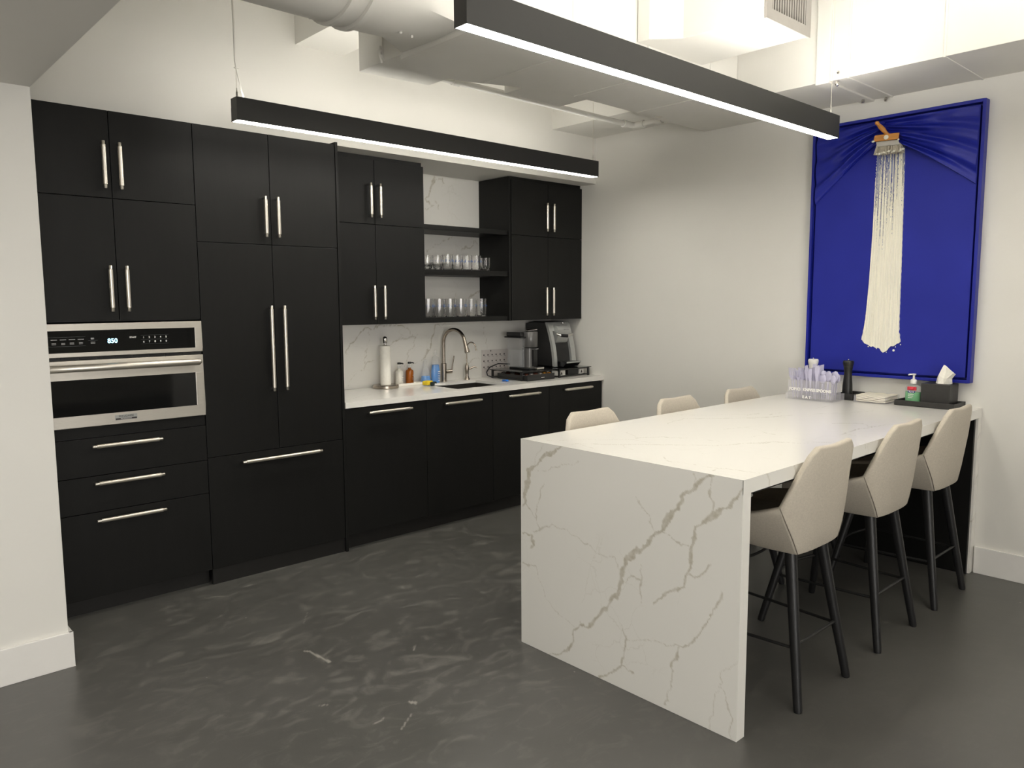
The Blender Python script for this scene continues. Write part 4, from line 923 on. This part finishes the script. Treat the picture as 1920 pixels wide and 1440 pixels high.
def rotbox(mb, c, s, ang):
    ca, sa = math.cos(ang), math.sin(ang); hx_, hy, hz = s[0] / 2, s[1] / 2, s[2] / 2; n0 = len(mb.v); mb.box(-hx_, hx_, -hy, hy, -hz, hz)
    for i in range(n0, len(mb.v)): X, Y, Z = mb.v[i]; mb.v[i] = (c[0] + X * ca - Y * sa, c[1] + X * sa + Y * ca, c[2] + Z)
    return mb
obj('sponge', rotbox(MB(), (-1.452, .385, CZ + .020), (.065, .05, .030), .3), M['yellow'], t, bevel=.006)
obj('scourer', rotbox(MB(), (-1.425, .353, CZ + .014), (.055, .022, .028), .3), M['dark_green'], t, bevel=.005)
obj('handle', MB().tube([(-1.42, .345, CZ + .008), (-1.39, .325, CZ + .007), (-1.35, .31, CZ + .006)], [.008, .006, .005], 8), M['white_plastic'], t, smooth=True)
# faucet
fx, fy = -1.193, .532
t = thing('faucet', 'tall brushed nickel pull-down kitchen faucet with an arched spout behind the sink', 'faucet', (fx, fy, CZ))
obj('base', MB().lathe([(.025, CZ), (.025, CZ + .004), (.0205, CZ + .006), (.0205, CZ + .135), (.0185, CZ + .137)], (fx, fy), 28), M['faucet'], t, smooth=40)
arc = [(fx, fy, CZ + .136), (fx, fy, CZ + .29)]
ex, ey = fx + .045, fy - .195
for k in range(1, 15):
    a = PI * k / 14 * .94; rr = .1; s_ = (1 - math.cos(a)) / 2; arc.append((fx + (ex - fx) * s_, fy + (ey - fy) * s_, CZ + .29 + .1 * math.sin(a)))
obj('spout', MB().tube(arc, .0128, 18), M['faucet'], t, smooth=True)
P = Vector(arc[-1]); d = (P - Vector(arc[-2])).normalized()
obj('spray_head', MB().tube([P - d * .005, P + d * .03, P + d * .035, P + d * .085, P + d * .09], [.0135, .0145, .015, .020, .018], 20), M['faucet'], t, smooth=40)
obj('spray_button', MB().box(P.x + .012, P.x + .022, P.y + .0 - .012, P.y + .008, P.z - .075, P.z - .03), M['black_plastic'], t, bevel=.003)
lv = MB(); lv.tube([(fx + .018, fy - .004, CZ + .072), (fx + .062, fy - .018, CZ + .075)], .016, 16); lv.tube([(fx + .062, fy - .018, CZ + .082), (fx + .067, fy - .022, CZ + .13), (fx + .075, fy - .03, CZ + .19)], [.006, .005, .005], 10)
obj('lever', lv, M['faucet'], t, smooth=True)
fx, fy = -.985, .515
t = thing('filtered_water_tap', 'small slim hooked filter tap right of the main faucet', 'faucet', (fx, fy, CZ))
obj('base', MB().lathe([(.022, CZ), (.02, CZ + .006), (.012, CZ + .03), (.014, CZ + .06), (.017, CZ + .085), (.013, CZ + .11), (.007, CZ + .125)], (fx, fy), 20), M['faucet'], t, smooth=60)
a_ = [(fx, fy, CZ + .12), (fx, fy, CZ + .24)]
for k in range(1, 11):
    a = PI * k / 10; s_ = (1 - math.cos(a)) / 2; a_.append((fx + .04 * s_, fy - .06 * s_, CZ + .24 + .045 * math.sin(a)))
a_.append((a_[-1][0] + .003, a_[-1][1] - .003, CZ + .225))
obj('spout', MB().tube(a_, [.005] * (len(a_) - 1) + [.0075], 10), M['faucet'], t, smooth=True)
obj('lever', MB().tube([(fx + .01, fy - .008, CZ + .08), (fx + .03, fy - .02, CZ + .088), (fx + .04, fy - .03, CZ + .098), (fx + .065, fy - .045, CZ + .092)], [.006, .008, .006, .004], 8), M['faucet'], t, smooth=True)
# menu card leaning on the backsplash
t = thing('menu_card', 'light card with rows of coffee dots leaning on the backsplash behind the coffee machine', 'card', (-.64, .565, CZ))
cd = obj('card', MB().box(-.782, -.5, .5755, .5785, CZ, 1.128), M['card'], t)
dm = MB()
for r_ in range(3):
    for k in range(6):
        x = -.762 + k * .043; z = 1.096 - .009 - r_ * .048; dm.tube([(x, .5756, z), (x, .5748, z)], .0062, 10)
        dm.box(x - .002, x + .020, .5748, .5752, z - .0135, z - .012)
dm.tube([(-.69, .5756, 1.118), (-.69, .5748, 1.118)], .0055, 10)
objs('printed_dots', dm, M['ink'], cd)
# racks
def rack(label, x0, x1, y0, y1, z1=.984):
    t = thing('coffee_pod_rack', label, 'rack', ((x0 + x1) / 2, (y0 + y1) / 2, CZ), 'coffee pod racks')
    g = MB().box(x0 - .012, x1 + .012, y0 - .012, y1 + .012, z1 - .005, z1); obj('glass_top', g, M['black_glass'], t, bevel=.001)
    for x in (x0 + .006, x1 - .006):
        for y in (y0 + .006, y1 - .006): obj('leg', MB().box(x - .007, x + .007, y - .007, y + .007, CZ, z1 - .0055), M['black_metal'], t)
    r_ = MB()
    for y in (y0 + .006, y1 - .006): r_.box(x0 + .014, x1 - .014, y - .003, y + .003, CZ + .006, CZ + .012); r_.box(x0 + .014, x1 - .014, y - .003, y + .003, z1 - .014, z1 - .008)
    for x in (x0 + .006, x1 - .006): r_.box(x - .003, x + .003, y0 + .014, y1 - .014, CZ + .006, CZ + .012)
    obj('rail', r_, M['black_metal'], t)
    return t
t = rack('black rack with a glass top under the smaller coffee machine', -.775, -.452, .13, .47)
dw = MB(); dx0, dx1, dy0, dy1 = -.758, -.468, .085, .42; dw.box(dx0, dx1, dy0, dy1, CZ + .0135, CZ + .017); dw.box(dx0, dx1, dy0, dy0 + .006, CZ + .001, CZ + .047); dw.box(dx0, dx0 + .005, dy0, dy1, CZ + .001, CZ + .042); dw.box(dx1 - .005, dx1, dy0, dy1, CZ + .0135, CZ + .042)
d_ = obj('drawer', dw, M['black_metal'], t, bevel=.001)
text('badge_text', 'nespresso', .0085, M['white_ink'], d_, (-.595, dy0 - .0006, CZ + .020), (1, 0, 0), (0, 0, 1), bold=.0002)
pods = {}
for r_ in range(6):
    for i in range(6):
        mt = (['brown_pod', 'silver_pod', 'brown_pod', 'silver_pod', 'gold_pod', 'gold_pod'] if r_ % 2 == 0 else ['silver_pod', 'brown_pod', 'silver_pod', 'brown_pod', 'silver_pod', 'gold_pod'])[i]
        x = -.730 + i * .0465; y = .118 + r_ * .0525; z = CZ + .0175; cn = mt[:-4]
        if mt not in pods:
            m_ = MB().lathe([(.013, 0), (.0185, .012), (.0195, .018), (.0222, .0185), (.0222, .0205), (.019, .026), (.013, .032), (.005, .0345)], (0, 0), 16)
            pods[mt] = o = obj('coffee_pod', m_, M[mt], smooth=50)
        else: o = pods[mt].copy(); C.objects.link(o)
        o.location = (x, y, z); tag(o, cn + ' foil coffee pod in the pulled-out black pod drawer', 'coffee pod', cn + ' pods in the pod drawer')
rack('black wire rack with a glass top under the large silver coffee machine', -.40, -.052, .10, .44)
for lab, nm, x0, x1, y0, y1, z0, z1, mt, cat in (('small white box printed with a black mark, left in the wire rack', 'tea_box', -.385, -.30, .13, .25, CZ + .013, CZ + .052, 'white_plastic', 'box'), ('black box in the middle of the wire rack under the large coffee machine', 'tea_box', -.27, -.15, .13, .3, CZ + .013, CZ + .052, 'black_plastic', 'box'), ('small white box at the right end of the wire rack', 'tea_box', -.125, -.075, .14, .28, CZ + .013, CZ + .05, 'white_plastic', 'box')):
    t = thing(nm, lab, cat, ((x0 + x1) / 2, (y0 + y1) / 2, z0)); obj('carton', MB().box(x0, x1, y0, y1, z0, z1), M[mt], t, bevel=.001)
    if mt == 'white_plastic': obj('printed_mark', MB().add([((x0 + x1) / 2 - .012, y0 - .0006, z0 + .006), ((x0 + x1) / 2 + .012, y0 - .0006, z0 + .006), ((x0 + x1) / 2, y0 - .0006, z1 - .006), ((x0 + x1) / 2 - .012, y0, z0 + .006), ((x0 + x1) / 2 + .012, y0, z0 + .006), ((x0 + x1) / 2, y0, z1 - .006)], [(0, 1, 2), (5, 4, 3), (0, 3, 4, 1), (1, 4, 5, 2), (2, 5, 3, 0)]), M['ink'], t)
    else:
        for i in range(3): tag(obj('tea_packet', rotbox(MB(), (x0 + .025 + i * .035, y0 + .04, z1 + .003), (.045, .03, .004), .3 * i), M['red_label'] if i % 2 == 0 else M['brown_pod']), 'small red and brown packet lying on the black box in the wire rack', 'packet', 'packets on the black box')
# nespresso style machine
KZ = .9845
t = thing('coffee_machine', 'dark grey coffee machine with a clear water tank and round head', 'coffee machine', (-.575, .34, KZ))
nx, ny = -.545, .30
obj('base', MB().box(-.615, -.478, .21, .44, KZ, KZ + .012), M['black_plastic'], t, bevel=.003)
obj('column', MB().prism([(nx + .050 * math.cos(a * PI / 12), .292 + .052 * math.sin(a * PI / 12)) for a in range(24)], KZ + .0125, KZ + .165), M['gunmetal'], t, bevel=.003, smooth=40)
obj('head', MB().lathe([(.056, KZ + .17), (.060, KZ + .175), (.060, KZ + .285), (.056, KZ + .29)], (nx, .275), 32), M['gunmetal'], t, smooth=40)
obj('cup_recess', MB().prism([(nx - .012, .222), (nx + .045, .240), (nx + .053, .300), (nx - .012, .300)], KZ + .02, KZ + .150), M['black_plastic'], t, bevel=.002)
obj('spout', MB().lathe([(.050, KZ + .1655), (.057, KZ + .1695)], (nx, .275), 24), M['black_plastic'], t, smooth=40)
lid = MB(); lid.box(-.66, nx - .045, .26, .45, KZ + .2415, KZ + .252); lid.box(-.645, nx - .03, .28, .44, KZ + .252, KZ + .285)
obj('tank_lid', lid, M['black_plastic'], t, bevel=.008, seg=3)
ds = MB().lathe([(.03, KZ + .291), (.036, KZ + .296), (.036, KZ + .302), (.028, KZ + .309), (.01, KZ + .312)], (nx, .275), 24); ds.tube([(nx - .045, .25, KZ + .297), (nx + .03, .23, KZ + .306)], .006, 8)
obj('lever', ds, M['chrome'], t, smooth=60)
obj('water_tank', MB().prism([(-.655, .28), (-.613, .262), (-.611, .43), (-.655, .42)], KZ + .014, KZ + .2405), M['tank'], t, bevel=.006)
obj('water', MB().prism([(-.651, .286), (-.617, .27), (-.615, .424), (-.651, .414)], KZ + .02, KZ + .15), M['tank'], t)
obj('drip_tray', MB().box(nx - .035, nx + .045, .165, .262, KZ + .001, KZ + .018), M['chrome'], t, bevel=.003)
obj('badge', MB().box(nx + .0, nx + .03, .213, .216, KZ + .155, KZ + .158), M['white_ink'], t)
obj('power_cord', MB().tube([(-.60, .45, KZ + .03), (-.68, .50, KZ + .035), (-.76, .51, KZ + .01), (-.80, .50, CZ + .045), (-.815, .47, CZ + .022), (-.79, .44, CZ + .01), (-.72, .42, CZ + .0048), (-.66, .46, CZ + .0048)], .0045, 8), M['rubber'], t, smooth=True)
# large brewer
t = thing('coffee_machine', 'large black and silver single-cup brewer with a curved front beside the right wall', 'coffee machine', (-.2, .38, KZ))
def yz_prism(x0, x1, prof):
    n = len(prof); return MB().add([(x0, y, z) for y, z in prof] + [(x1, y, z) for y, z in prof], [tuple(range(n)), tuple(range(2 * n - 1, n - 1, -1))] + [(i, n + i, n + (i + 1) % n, (i + 1) % n) for i in range(n)])
fr = [(.222 + .085 * (s_ ** 1.8), KZ + .004 + .352 * s_) for s_ in [k / 10 for k in range(11)]]
obj('body', yz_prism(-.322, -.078, [(y + .022, z) for y, z in fr] + [(.46, KZ + .362), (.555, KZ + .345), (.562, KZ + .004)]), M['black_plastic'], t, bevel=.006)
x0, x1 = -.325, -.075
sl = MB()
def strip(xa, xb, za, zb, dy=0):
    pr = [(y, z) for y, z in fr]; sel = [(.222 + .085 * (((z - KZ - .004) / .352) ** 1.8) + dy, z) for z in [za + (zb - za) * k / 6 for k in range(7)]]
    m_ = yz_prism(xa, xb, sel + [(y + .026, z) for y, z in reversed(sel)]); sl.add(m_.v, m_.f)
strip(x0, x0 + .032, KZ + .004, KZ + .356); strip(x1 - .05, x1, KZ + .004, KZ + .356); strip(x0 + .032, x1 - .05, KZ + .285, KZ + .356)
obj('front_shell', sl, M['silver'], t, bevel=.003)
obj('recess_panel', yz_prism(x0 + .033, x1 - .051, [(.262, KZ + .03), (.285, KZ + .19), (.30, KZ + .19), (.275, KZ + .03)]), M['grey_panel'], t)
hd = yz_prism(x0 + .055, x1 - .06, [(.245, KZ + .235), (.236, KZ + .30), (.262, KZ + .33), (.30, KZ + .33), (.30, KZ + .19), (.27, KZ + .19)])
obj('brew_head', hd, M['silver'], t, bevel=.006)
obj('lift_handle', MB().tube([(x0 + .035, .235, KZ + .262), (x0 + .06, .205, KZ + .252), (x0 + .10, .19, KZ + .25), (x0 + .15, .192, KZ + .254), (x0 + .19, .21, KZ + .262)], [.010, .0105, .010, .009, .007], 10), M['chrome'], t, smooth=True)
obj('handle_grip', MB().tube([(x0 + .05, .20, KZ + .252), (x0 + .105, .182, KZ + .247)], .0125, 10), M['black_plastic'], t, smooth=True)
obj('button', MB().sphere((x0 + .155, .275, KZ + .348), .011, 10, (1.4, .7, .6)), M['chrome'], t, smooth=True)
obj('badge', MB().box(x0 + .12, x0 + .18, .2335, .238, KZ + .292, KZ + .302), M['grey_ink'], t)
dt = yz_prism(x0 + .05, x1 - .035, [(.14, KZ + .034), (.14, KZ + .044), (.275, KZ + .044), (.275, KZ + .003), (.175, KZ + .003)])
obj('drip_tray', dt, M['black_plastic'], t, bevel=.002); obj('tray_trim', MB().box(x0 + .05, x1 - .035, .136, .141, KZ + .034, KZ + .045), M['silver'], t)
# small crumpled blue wrapper
wb = MB(); rn = random.Random(2)
for i in range(7):
    a = i * .9; wb.add([(-.875, .20, CZ + .003), (-.875 + .028 * math.cos(a), .20 + .028 * math.sin(a), CZ + .001), (-.875 + .022 * math.cos(a + .5), .20 + .022 * math.sin(a + .5), CZ + .014), (-.875, .20, CZ + .012)], [(0, 1, 2), (0, 2, 3), (0, 3, 1), (1, 3, 2)])
tag(obj('candy_wrapper', wb, M['blue_dot']), 'small crumpled blue and silver wrapper on the counter right of the sink', 'wrapper')

# ------------------------------------------------------------------ glasses
def glass(h, r, dots, faceted=False):
    t = thing('tall_glass' if h > .11 else 'tumbler', '', 'glass', (0, 0, 0))
    pr = [(r * .86, 0), (r * .90, .002), (r * .97, h * .25), (r, h * .6), (r, h), (r - .0018, h), (r - .002, h * .6), (r * .93, h * .2), (r * .82, .008)]
    if faceted: pr = [(r * .75, 0), (r * .8, .002), (r * .95, h * .3), (r, h * .5), (r * .94, h * .75), (r, h), (r - .002, h), (r * .9, h * .75), (r * .94, h * .5), (r * .86, h * .25), (r * .7, .012)]
    v = []; f = []; seg = 24
    m_ = MB(); m_.tubez(pr, (0, 0), seg); obj('glass_body', m_, M['glass'], t, smooth=60)
    if dots:
        d_ = MB()
        for k in range(10):
            a = 2 * PI * k / 10
            for z in ((h * .58, h * .66) if k % 2 == 0 else (h * .60,)): d_.sphere(((r + .0003) * math.cos(a), (r + .0003) * math.sin(a), z), .0028, 8, (1, 1, .8))
        obj('blue_print', d_, M['blue_dot'], t, smooth=True)
    return t
g1 = glass(.128, .0375, True); g1['label'] = 'tall clear glass with blue printed dots on the bottom open shelf'; g1['group'] = 'tall glasses on the bottom shelf'
xs = [-1.50 + i * .097 for i in range(6)]
first = True
for j, y in enumerate((.30, .42)):
    for i, x in enumerate(xs):
        if j and i == 5: continue
        lab = ('tall clear glass with blue dots in the front row of the bottom shelf' if j == 0 else 'tall clear glass standing behind the front row on the bottom shelf')
        if j == 0 and i == 5: lab = 'right-end tall clear glass with blue dots on the bottom open shelf'
        if j == 0 and i == 0: lab = 'left-end tall clear glass in the front row on the bottom open shelf'
        if first: g1.location = (x, y, 1.4005); o = g1; g1['label'] = lab; first = False
        else: o = dup(g1, (x, y, 1.4005), lab)
        grp = 'tall glasses in the front row of the bottom shelf' if j == 0 else 'tall glasses behind the front row of the bottom shelf'
        o['group'] = grp
g2 = glass(.095, .036, False, True); g3 = glass(.108, .037, True)
f2 = f3 = True
for j, y in enumerate((.30, .42)):
    for i in range(7):
        x = -1.50 + i * .088
        if i == 6 and j: continue
        kind = 2 if i in (0, 1, 6) else 3
        if kind == 2:
            lab = 'short rippled clear tumbler at the left of the middle shelf' if i < 2 and j == 0 else ('single short rippled tumbler at the right end of the middle shelf' if i == 6 else 'short clear tumbler in the back left of the middle shelf')
            if f2: g2.location = (x, y, 1.7305); o = g2; o['label'] = lab; f2 = False
            else: o = dup(g2, (x, y, 1.7305), lab)
            if i < 6: o['group'] = 'short tumblers at the left of the middle shelf' if j == 0 else 'short tumblers behind them on the middle shelf'
            elif 'group' in o: del o['group']
        else:
            lab = 'clear tumbler with blue dots in the front row of the middle shelf' if j == 0 else 'clear tumbler with blue dots behind the front row of the middle shelf'
            if f3: g3.location = (x, y, 1.7305); o = g3; o['label'] = lab; f3 = False
            else: o = dup(g3, (x, y, 1.7305), lab)
            o['group'] = 'dotted tumblers in the front row of the middle shelf' if j == 0 else 'dotted tumblers behind the front row of the middle shelf'

# ------------------------------------------------------------------ island things
TZ = IZ + .0005
hx0, hx1, hy0, hy1 = -.372, -.215, -1.758, -2.045     # y runs from left to right in the view
t = thing('cutlery_holder', 'clear acrylic holder lettered FORKS KNIVES SPOONS EAT, far end of the island', 'cutlery holder', ((hx0 + hx1) / 2, (hy0 + hy1) / 2, TZ))
w = .003; b_ = MB()
ya, yb = hy1 + .012, hy0 - .012; H_ = .118
b_.box(hx0 + .006, hx0 + .006 + w, ya, yb, TZ + .004, TZ + H_); b_.box(hx1 - .02 - w, hx1 - .02, ya, yb, TZ + .004, TZ + H_)
for k in range(4): y = ya + (yb - ya - w) * k / 3; b_.box(hx0 + .0095, hx1 - .0235, y, y + w, TZ + .004, TZ + H_)
obj('bin', b_, M['acrylic'], t, bevel=.0006)
tr = MB(); tr.box(hx0, hx1, hy1, hy0, TZ, TZ + .0035); tr.box(hx0, hx0 + w, hy1, hy0, TZ + .0035, TZ + .042); tr.box(hx1 - w, hx1, hy1, hy0, TZ + .0035, TZ + .042); tr.box(hx0 + w, hx1 - w, hy1, hy1 + w, TZ + .0035, TZ + .042); tr.box(hx0 + w, hx1 - w, hy0 - w, hy0, TZ + .0035, TZ + .042)
obj('tray', tr, M['acrylic'], t, bevel=.0006)
cw = (yb - ya) / 3; bwords = ('SPOONS', 'KNIVES', 'FORKS')
for k, wd in enumerate(bwords): text('lettering', wd, .0235, M['white_ink'], t, (hx0 + .0052, ya + cw * (k + .5), TZ + .062), (0, -1, 0), (0, 0, 1), extrude=.0006, bold=.0009)
text('lettering', 'E A T', .022, M['white_ink'], t, (hx0 - .0009, ya + cw * 1.62, TZ + .019), (0, -1, 0), (0, 0, 1), extrude=.0006, bold=.0010)
# plastic cutlery, one object per piece
def cutlery(kind):
    m_ = MB(); L_ = .165
    m_.box(-.004, .004, -.0012, .0012, 0, L_ * .62)
    if kind == 'spoon':
        m_.sphere((0, 0, L_ * .80), .030, 12, (.78, .18, 1))
    elif kind == 'fork':
        m_.add([(-.004, -.001, L_ * .6), (.004, -.001, L_ * .6), (.015, -.001, L_ * .74), (-.015, -.001, L_ * .74), (-.004, .001, L_ * .6), (.004, .001, L_ * .6), (.015, .001, L_ * .74), (-.015, .001, L_ * .74)], [(0, 1, 2, 3), (7, 6, 5, 4), (0, 4, 5, 1), (1, 5, 6, 2), (2, 6, 7, 3), (3, 7, 4, 0)])
        for k in range(4): x = -.0125 + k * .0083; m_.box(x - .0025, x + .0025, -.001, .001, L_ * .74, L_)
    else:
        m_.add([(-.005, -.001, L_ * .58), (.006, -.001, L_ * .58), (.014, -.001, L_ * .8), (.012, -.001, L_), (-.007, -.001, L_ * 1.03), (-.005, .001, L_ * .58), (.006, .001, L_ * .58), (.014, .001, L_ * .8), (.012, .001, L_), (-.007, .001, L_ * 1.03)],
              [(0, 1, 2, 3, 4), (9, 8, 7, 6, 5)] + [(i, 5 + i, 5 + (i + 1) % 5, (i + 1) % 5) for i in range(5)])
    return obj('plastic_' + kind, m_, M['cutlery'], smooth=50)
rn = random.Random(4)
for ki, kind in enumerate(('spoon', 'knife', 'fork')):
    proto = cutlery(kind); yc_ = ya + cw * (ki + .5)
    nP = {'spoon': 9, 'knife': 12, 'fork': 9}[kind]
    for k in range(nP):
        o = proto if k == 0 else proto.copy()
        if k: C.objects.link(o)
        o.location = (hx0 + .030 + .028 * (k % 4 if kind == 'knife' else k % 3 + .5), yc_ + ((k // (4 if kind == 'knife' else 3)) - 1) * cw * .31, TZ + .006 + .006 * rn.random())
        lean = {'spoon': -.20, 'knife': .06, 'fork': .26}[kind]
        sc_ = {'spoon': 1.0, 'knife': 1.16, 'fork': 1.04}[kind]; o.scale = (sc_, sc_, sc_ * rn.uniform(.9, 1.06))
        o.rotation_euler = (-(lean * rn.random() * .75), (rn.random() - .5) * .12, PI / 2 + (rn.random() - .5) * 1.0)
        tag(o, {'spoon': 'clear plastic spoon standing in the SPOONS compartment', 'knife': 'clear plastic knife handle-down in the KNIVES compartment', 'fork': 'clear plastic fork standing in the FORKS compartment'}[kind], kind, 'plastic ' + {'spoon': 'spoons', 'knife': 'knives', 'fork': 'forks'}[kind] + ' in the acrylic holder')
# pepper and salt mills with their small black tray
def mill(label, x, y, z, mat, hgt, cap):
    t = thing('pepper_mill' if mat == 'black_wood2' else 'salt_mill', label, 'mill', (x, y, z))
    body = [(.029, z), (.030, z + .004), (.0275, z + hgt * .35), (.022, z + hgt * .62), (.0215, z + hgt * .70), (.026, z + hgt * .84)]
    head = [(.0262, z + hgt * .842), (.0305, z + hgt * .93), (.0305, z + hgt * .97), (.027, z + hgt)]
    mm_ = M[cap]; obj('mill_body', MB().lathe(body, (x, y), 28), M[mat], t, smooth=50); obj('mill_head', MB().lathe(head, (x, y), 28), mm_, t, smooth=50)
    obj('top_nut', MB().sphere((x, y, z + hgt + .005), .005, 10), M['chrome'], t, smooth=True)
    return t
M['black_wood2'] = plain('black_mill_wood', S(30, 30, 29), .4, noise=.08)
mt_ = tag(obj('mill_tray', MB().box(-.19, -.022, -2.082, -2.0 + .018, TZ, TZ + .005).box(-.19, -.185, -2.082, -1.982, TZ + .005, TZ + .038).box(-.027, -.022, -2.082, -1.982, TZ + .005, TZ + .038).box(-.185, -.027, -2.082, -2.077, TZ + .005, TZ + .038).box(-.185, -.027, -1.987, -1.982, TZ + .005, TZ + .038), M['leather'], bevel=.001), 'small black open tray holding the black pepper mill', 'tray')
mill('tall black pepper mill beside the cutlery holder', -.145, -2.030, TZ + .0055, 'black_wood2', .225, 'black_wood2')
mill('white topped salt mill standing behind the plastic cutlery', -.14, -1.812, TZ, 'white_plastic', .228, 'white_plastic')
# napkins
t = thing('napkin_holder', 'clear acrylic napkin tray between the cutlery holder and the black tray', 'napkin holder', (-.135, -2.19, TZ))
nx0, nx1, ny0, ny1 = -.225, -.03, -2.285, -2.105; b_ = MB(); b_.box(nx0, nx1, ny0, ny1, TZ, TZ + .003)
b_.box(nx0, nx0 + w, ny0, ny1, TZ + .003, TZ + .04); b_.box(nx1 - w, nx1, ny0, ny1, TZ + .003, TZ + .04); b_.box(nx0 + w, nx1 - w, ny0, ny0 + w, TZ + .003, TZ + .04); b_.box(nx0 + w, nx1 - w, ny1 - w, ny1, TZ + .003, TZ + .04)
obj('acrylic_tray', b_, M['acrylic'], t, bevel=.0006)
for k in range(4):
    v = []; f = []; n_ = 14
    for zl in (0, 1):
        for i in range(n_):
            for j in range(n_):
                x = nx0 + .008 + (nx1 - nx0 - .016) * i / (n_ - 1); y = ny0 + .008 + (ny1 - ny0 - .016) * j / (n_ - 1)
                z = TZ + .006 + k * .0092 + zl * .0062 + .0015 * math.sin(j * 1.1 + k * 2) + .001 * math.sin(i * .9 + k)
                v.append((x, y, z))
    A = n_ * n_
    for i in range(n_ - 1):
        for j in range(n_ - 1): a = i * n_ + j; f.append((a, a + 1, a + n_ + 1, a + n_)); f.append((A + a, A + a + n_, A + a + n_ + 1, A + a + 1))
    ring = [j for j in range(n_)] + [i * n_ + n_ - 1 for i in range(1, n_)] + [(n_ - 1) * n_ + j for j in range(n_ - 2, -1, -1)] + [i * n_ for i in range(n_ - 2, 0, -1)]
    for a, b2 in zip(ring, ring[1:] + ring[:1]): f.append((a, A + a, A + b2, b2))
    tag(obj('paper_napkin', MB().add(v, f), M['napkin'], smooth=30), 'folded cream paper napkin in the acrylic tray', 'napkin', 'napkins in the acrylic tray')
# black tray, sanitizer, tissues
tx0, tx1, ty0, ty1 = -.203, -.018, -2.628, -2.322; b_ = MB(); b_.box(tx0, tx1, ty0, ty1, TZ, TZ + .006)
b_.box(tx0, tx0 + .007, ty0, ty1, TZ + .006, TZ + .030); b_.box(tx1 - .007, tx1, ty0, ty1, TZ + .006, TZ + .030); b_.box(tx0 + .007, tx1 - .007, ty0, ty0 + .007, TZ + .006, TZ + .030); b_.box(tx0 + .007, tx1 - .007, ty1 - .007, ty1, TZ + .006, TZ + .030)
tag(obj('amenity_tray', b_, M['leather'], bevel=.0015), 'long black tray under the hand sanitizer and the tissue box', 'tray')
z = TZ + .0065; x, y = -.115, -2.388
t = thing('hand_sanitizer', 'clear pump bottle of green hand sanitizer with red and blue label', 'sanitizer bottle', (x, y, z))
pr = [(.040, z), (.042, z + .004), (.042, z + .085), (.040, z + .096), (.028, z + .103), (.014, z + .107), (.013, z + .112)]
obj('bottle', MB().tubez(pr, (x, y), 28, .55, 1.0), M['pet'], t, smooth=50)
obj('gel', MB().tubez([(.0385, z + .002), (.0405, z + .005), (.0405, z + .066)], (x, y), 28, .55, 1.0), M['green_gel'], t, smooth=50)
pm = MB(); pm.lathe([(.0165, z + .1125), (.0165, z + .130), (.013, z + .136), (.006, z + .139), (.005, z + .16)], (x, y), 20); pm.lathe([(.010, z + .160), (.012, z + .163), (.012, z + .168)], (x, y), 16); pm.tube([(x, y, z + .164), (x - .012, y + .020, z + .1635), (x - .014, y + .024, z + .159)], .0042, 8)
obj('pump', pm, M['white_plastic'], t, smooth=50)
lx = x - .0238
obj('red_label', MB().tube([(lx, y + .012, z + .086), (lx, y - .012, z + .086)], .0105, 12).box(lx - .0008, lx + .008, y - .024, y + .024, z + .076, z + .096), M['red_label'], t, bevel=.002)
obj('blue_label', MB().box(lx - .0006, lx + .004, y - .017, y + .020, z + .061, z + .072), M['navy_label'], t, bevel=.001)
text('label_text', 'Purell', .0115, M['white_ink'], t, (lx - .0012, y + .001, z + .0665), (0, -1, 0), (0, 0, 1), extrude=.0003, bold=.0003)
lt = MB()
for k in range(3): lt.box(lx - .0006, lx + .001, y - .012 + k * .003, y + .018, z + .052 - k * .010, z + .055 - k * .010)
objs('label_text', lt, M['white_ink'], t)
t = thing('tissue_box', 'black square tissue box cover with a white tissue sticking out', 'tissue box', (-.098, -2.517, z))
bx0, bx1, by0, by1 = -.165, -.03, -2.592, -2.445
obj('cover', MB().box(bx0, bx1, by0, by1, z, z + .122), M['leather'], t, bevel=.002)
# a sheet pulled up into a leaning peak with a folded wing to the right
zb = z + .1222
ring = [(-.100, -2.498), (-.122, -2.515), (-.124, -2.545), (-.112, -2.572), (-.088, -2.578), (-.070, -2.556), (-.070, -2.524), (-.082, -2.502)]
mid = [(-.098, -2.505, .035), (-.122, -2.518, .046), (-.112, -2.540, .030), (-.128, -2.566, .034), (-.096, -2.578, .030), (-.080, -2.552, .036), (-.082, -2.522, .042), (-.090, -2.508, .040)]
top = [(-.096, -2.520, .070), (-.112, -2.528, .082), (-.102, -2.548, .062), (-.122, -2.590, .062), (-.100, -2.596, .055), (-.088, -2.556, .066), (-.090, -2.534, .080), (-.094, -2.524, .078)]
tip = [(-.100, -2.534, .1), (-.104, -2.536, .104), (-.102, -2.546, .092), (-.112, -2.572, .076), (-.104, -2.574, .074), (-.096, -2.552, .090), (-.096, -2.542, .1), (-.098, -2.536, .102)]
v = [(x, y, zb) for x, y in ring] + [(x, y, zb + h) for x, y, h in mid + top + tip]; n = 8
f = [(k * n + i, k * n + (i + 1) % n, (k + 1) * n + (i + 1) % n, (k + 1) * n + i) for k in range(3) for i in range(n)] + [tuple(range(n)), tuple(3 * n + i for i in range(n - 1, -1, -1))]
obj('tissue', MB().add(v, f), M['paper'], t)
